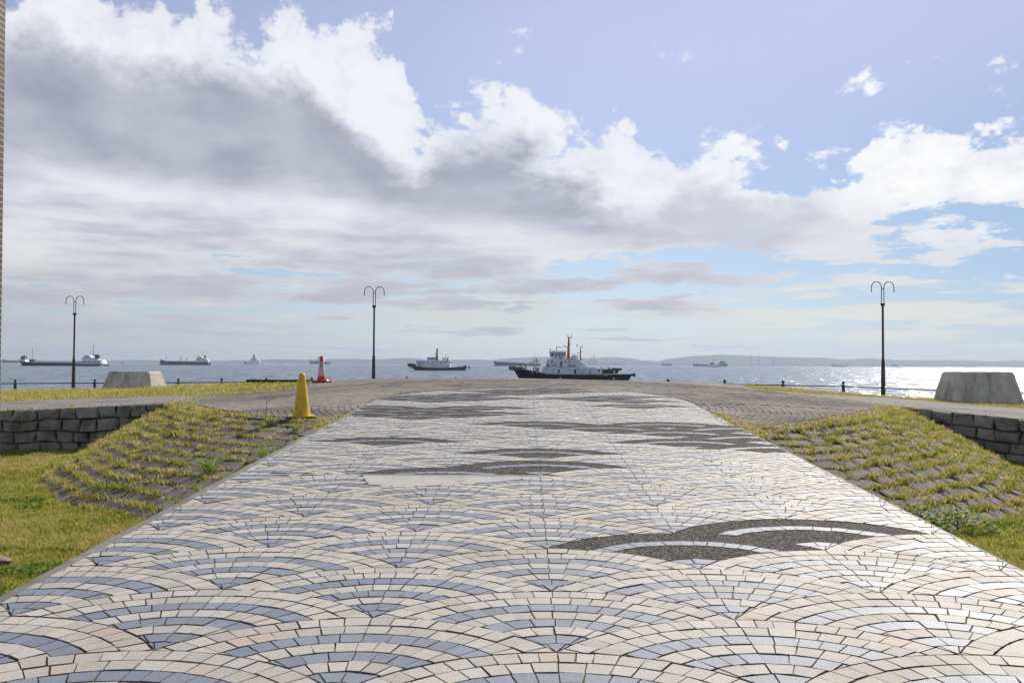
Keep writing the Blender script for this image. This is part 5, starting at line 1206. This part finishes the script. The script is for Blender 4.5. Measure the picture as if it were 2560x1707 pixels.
ship('barge', 5500, 1666, 'tiny far barge between the black tug and the grey freighter', [(1653.6, 908.6), (1660, 909.6), (1674, 909.4), (1679, 910)], 22, 'hullgrey', [('deckhouse', [(1671, 908.4), (1675, 908.4), (1675, 910), (1671, 910)], 'greyp', .5)], [], group='far barges near the opposite shore')
ship('barge', 6500, 2095, 'reddish far barge left of the right lamp post', [(2078, 913), (2086, 912.4), (2100, 912.8), (2112, 913)], 22, 'boot', [('deckhouse', [(2080, 911), (2086, 909), (2088, 913), (2079, 913)], 'greyp', .5)], [('mast', [(2084, 910), (2084.2, 906.4)], .9, 'greyp')], group='far barges near the opposite shore')
ship('barge', 6500, 2234, 'far crane barge just right of the right lamp post', [(2223, 915), (2230, 914.4), (2245, 915)], 22, 'greyp', [('deckhouse', [(2231, 910), (2241, 909), (2243, 914.6), (2229, 914.6)], 'greyp', .5)], [('crane', [(2226, 914), (2226.4, 906.4)], .8, 'greyp'), ('crane', [(2232, 912), (2233, 906.6), (2238, 910)], .8, 'greyp')], group='far barges near the opposite shore')
ship('barge', 7500, 2421, 'faintest far barge above the pale concrete block', [(2409, 916.4), (2420, 916), (2434, 916.6)], 22, 'boot', [('deckhouse', [(2412, 914), (2416, 914), (2416, 916.4), (2411, 916.4)], 'greyp', .5)], [], group='far barges near the opposite shore')
# wakes of the boats under way
M['foam'] = mat('wake_foam', (.75, .78, .80), .8, .1, .3)
def wake(px0, px1, D, wd, label):
    n = 26; rg = np.random.default_rng(int(px0)); up_ = [(far(px0 + (px1 - px0) * i / n, D), D + wd * (.3 + rg.random()), SEA_Z + .05 + .5 * rg.random()) for i in range(n + 1)]; lo = [(x, D - wd * (.3 + rg.random()), SEA_Z + .04) for x, _, _ in up_]
    o = MB().loft([lo, [(x, D, z + .9 * rg.random()) for x, _, z in up_], up_], cap=False, close=False).build('wake', M['foam']); o['kind'] = 'stuff'
wake(622, 688, 2990, 9, ''); wake(714, 742, 2800, 6, ''); wake(766, 800, 3600, 14, ''); wake(1128, 1140, 2600, 8, ''); wake(822, 830, 3500, 12, '')

# --- far industry
M['steel'] = mat('far_steel', (.10, .11, .13), .8, .2, .02)
def tower(px, D, ytop, wd, label):
    Z = (hor(px) - ytop) / 2200 * D + CAM_Z - SEA_Z
    r = empty('chimney', (far(px, D), D, SEA_Z)); tag(r, label, 'chimney', 'far chimney towers'); MB().lathe([(wd, -2), (wd * .72, Z * .97), (wd * .8, Z)], n=10).build('stack', M['steel'], r, True); MB().box(-wd * 2.5, wd * 2.5, -wd * 2, wd * 2, -2, Z * .14).build('base_building', M['steel'], r)
tower(1877.8, 9300, 886.6, 6.5, 'left one of the two tall far chimney towers on the opposite shore'); tower(1897, 9300, 886.8, 6.5, 'right one of the two tall far chimney towers on the opposite shore'); tower(1933.5, 9300, 894, 7, 'short faint tower at right of the two tall far chimneys')
be = empty('beacon', (far(2119.5, 5200), 5200, SEA_Z)); tag(be, 'thin dark sea beacon standing beside the reddish far barge', 'beacon'); MB().lathe([(2, -1), (1.4, 12), (1.2, 12.5)], n=8).build('column', M['darkp'], be); MB().lathe([(1.5, 12.5), (4.5, 17), (4.5, 19), (1, 20)], n=8).build('lantern', M['darkp'], be)
bu_ = empty('buoy', (far(307.5, 2600), 2600, SEA_Z)); tag(bu_, 'small dark buoy right of the navy cargo ship', 'buoy'); MB().lathe([(2.6, -.5), (2.6, 1.2), (.9, 1.6), (.7, 5), (.2, 5.4)], n=10).build('float_body', M['darkp'], bu_)
pt = empty('steel_plant', (far(1482, 9300), 9300, SEA_Z)); tag(pt, 'hazy steel plant with a crane tower on the far shore right of the black tug', 'factory'); k = 9300 / 2200
pm_ = MB()
for a, c, h in ((-15, -8, 14), (-8, 2, 20), (2, 9, 17), (9, 16, 9), (-22, -15, 6), (18, 40, 6), (44, 70, 8), (72, 84, 5)): pm_.box(a * k, c * k, -20, 20, -2, h * k * .72)
pm_.build('works_building', M['steel'], pt); MB().box(-.6 * k + 2.6 * k, .9 * k + 2.6 * k, -6, 6, 0, 27.5 * k).build('furnace_tower', M['steel'], pt); MB().tube([(-3 * k, 0, 12 * k), (-3 * k, 0, 20 * k), (2.6 * k, 0, 21 * k), (12 * k, 0, 23.4 * k)], 1.6, 6).build('conveyor', M['steel'], pt); MB().tube([(2.6 * k, 0, 21 * k), (-2 * k, 0, 19 * k)], 1.6, 6).build('crane_jib', M['steel'], pt)
sm = bpy.data.materials.new('steam'); sm.use_nodes = True; t = sm.node_tree; p = t.nodes['Principled BSDF']; p.inputs['Base Color'].default_value = (.9, .9, .92, 1); p.inputs['Roughness'].default_value = 1; p.inputs['Alpha'].default_value = .55
def steam(px, y0, y1, wd, lean):
    mb = MB(); n = 9; rg = np.random.default_rng(int(px))
    for i in range(n):
        q = i / (n - 1); mb.ball((far(px + lean * q + rg.normal(0, .5), 9000), 9000 + rg.normal(0, 8), SEA_Z + (hor(px) - (y0 + (y1 - y0) * q)) / 2200 * 9000 + 4), (wd * (.5 + .6 * q) * rg.uniform(.7, 1.2)), 8, 6)
    o = mb.build('steam_plume', sm, smooth=True); o['kind'] = 'stuff'
steam(1549, 906, 897.6, 6, 1.5); steam(1519, 908, 896.5, 4.5, 5); steam(1527, 900, 897, 4, 2.5); steam(1499, 909, 903.6, 7, 3)
# --- gulls
M['gull'] = mat('gull_grey', (.25, .25, .26), .8, .1, 9)
def gull(px, py, D, ws, bank, label):
    r = empty('gull', (far(px, D), D, CAM_Z + (hor(px) - py) / 2200 * D), .5); r.rotation_euler = (0, bank, .6); tag(r, label, 'bird', 'gulls over the water')
    MB().lathe([(.002, -.24), (.05, -.12), (.065, .02), (.045, .14), (.03, .2), (.004, .26)], n=8).build('body', M['gull'], r, True).rotation_euler = (R(90), 0, 0)
    for s in (-1, 1): MB().add([(0, .08, 0), (s * ws * .24, .12, .09), (s * ws * .5, -.02, .03), (s * ws * .26, -.06, .085), (0, -.08, 0), (s * ws * .24, .03, .115)], [(0, 1, 5), (1, 2, 5), (2, 3, 5), (3, 4, 5), (4, 0, 5), (0, 1, 2, 3, 4)]).build('wing', M['gull'], r)
gull(1374, 766, 420, 1.5, .12, 'gull gliding left of the tug mast high over the water'); gull(1445, 798, 600, 1.3, -.2, 'tiny gull just above the orange mast of the tug')
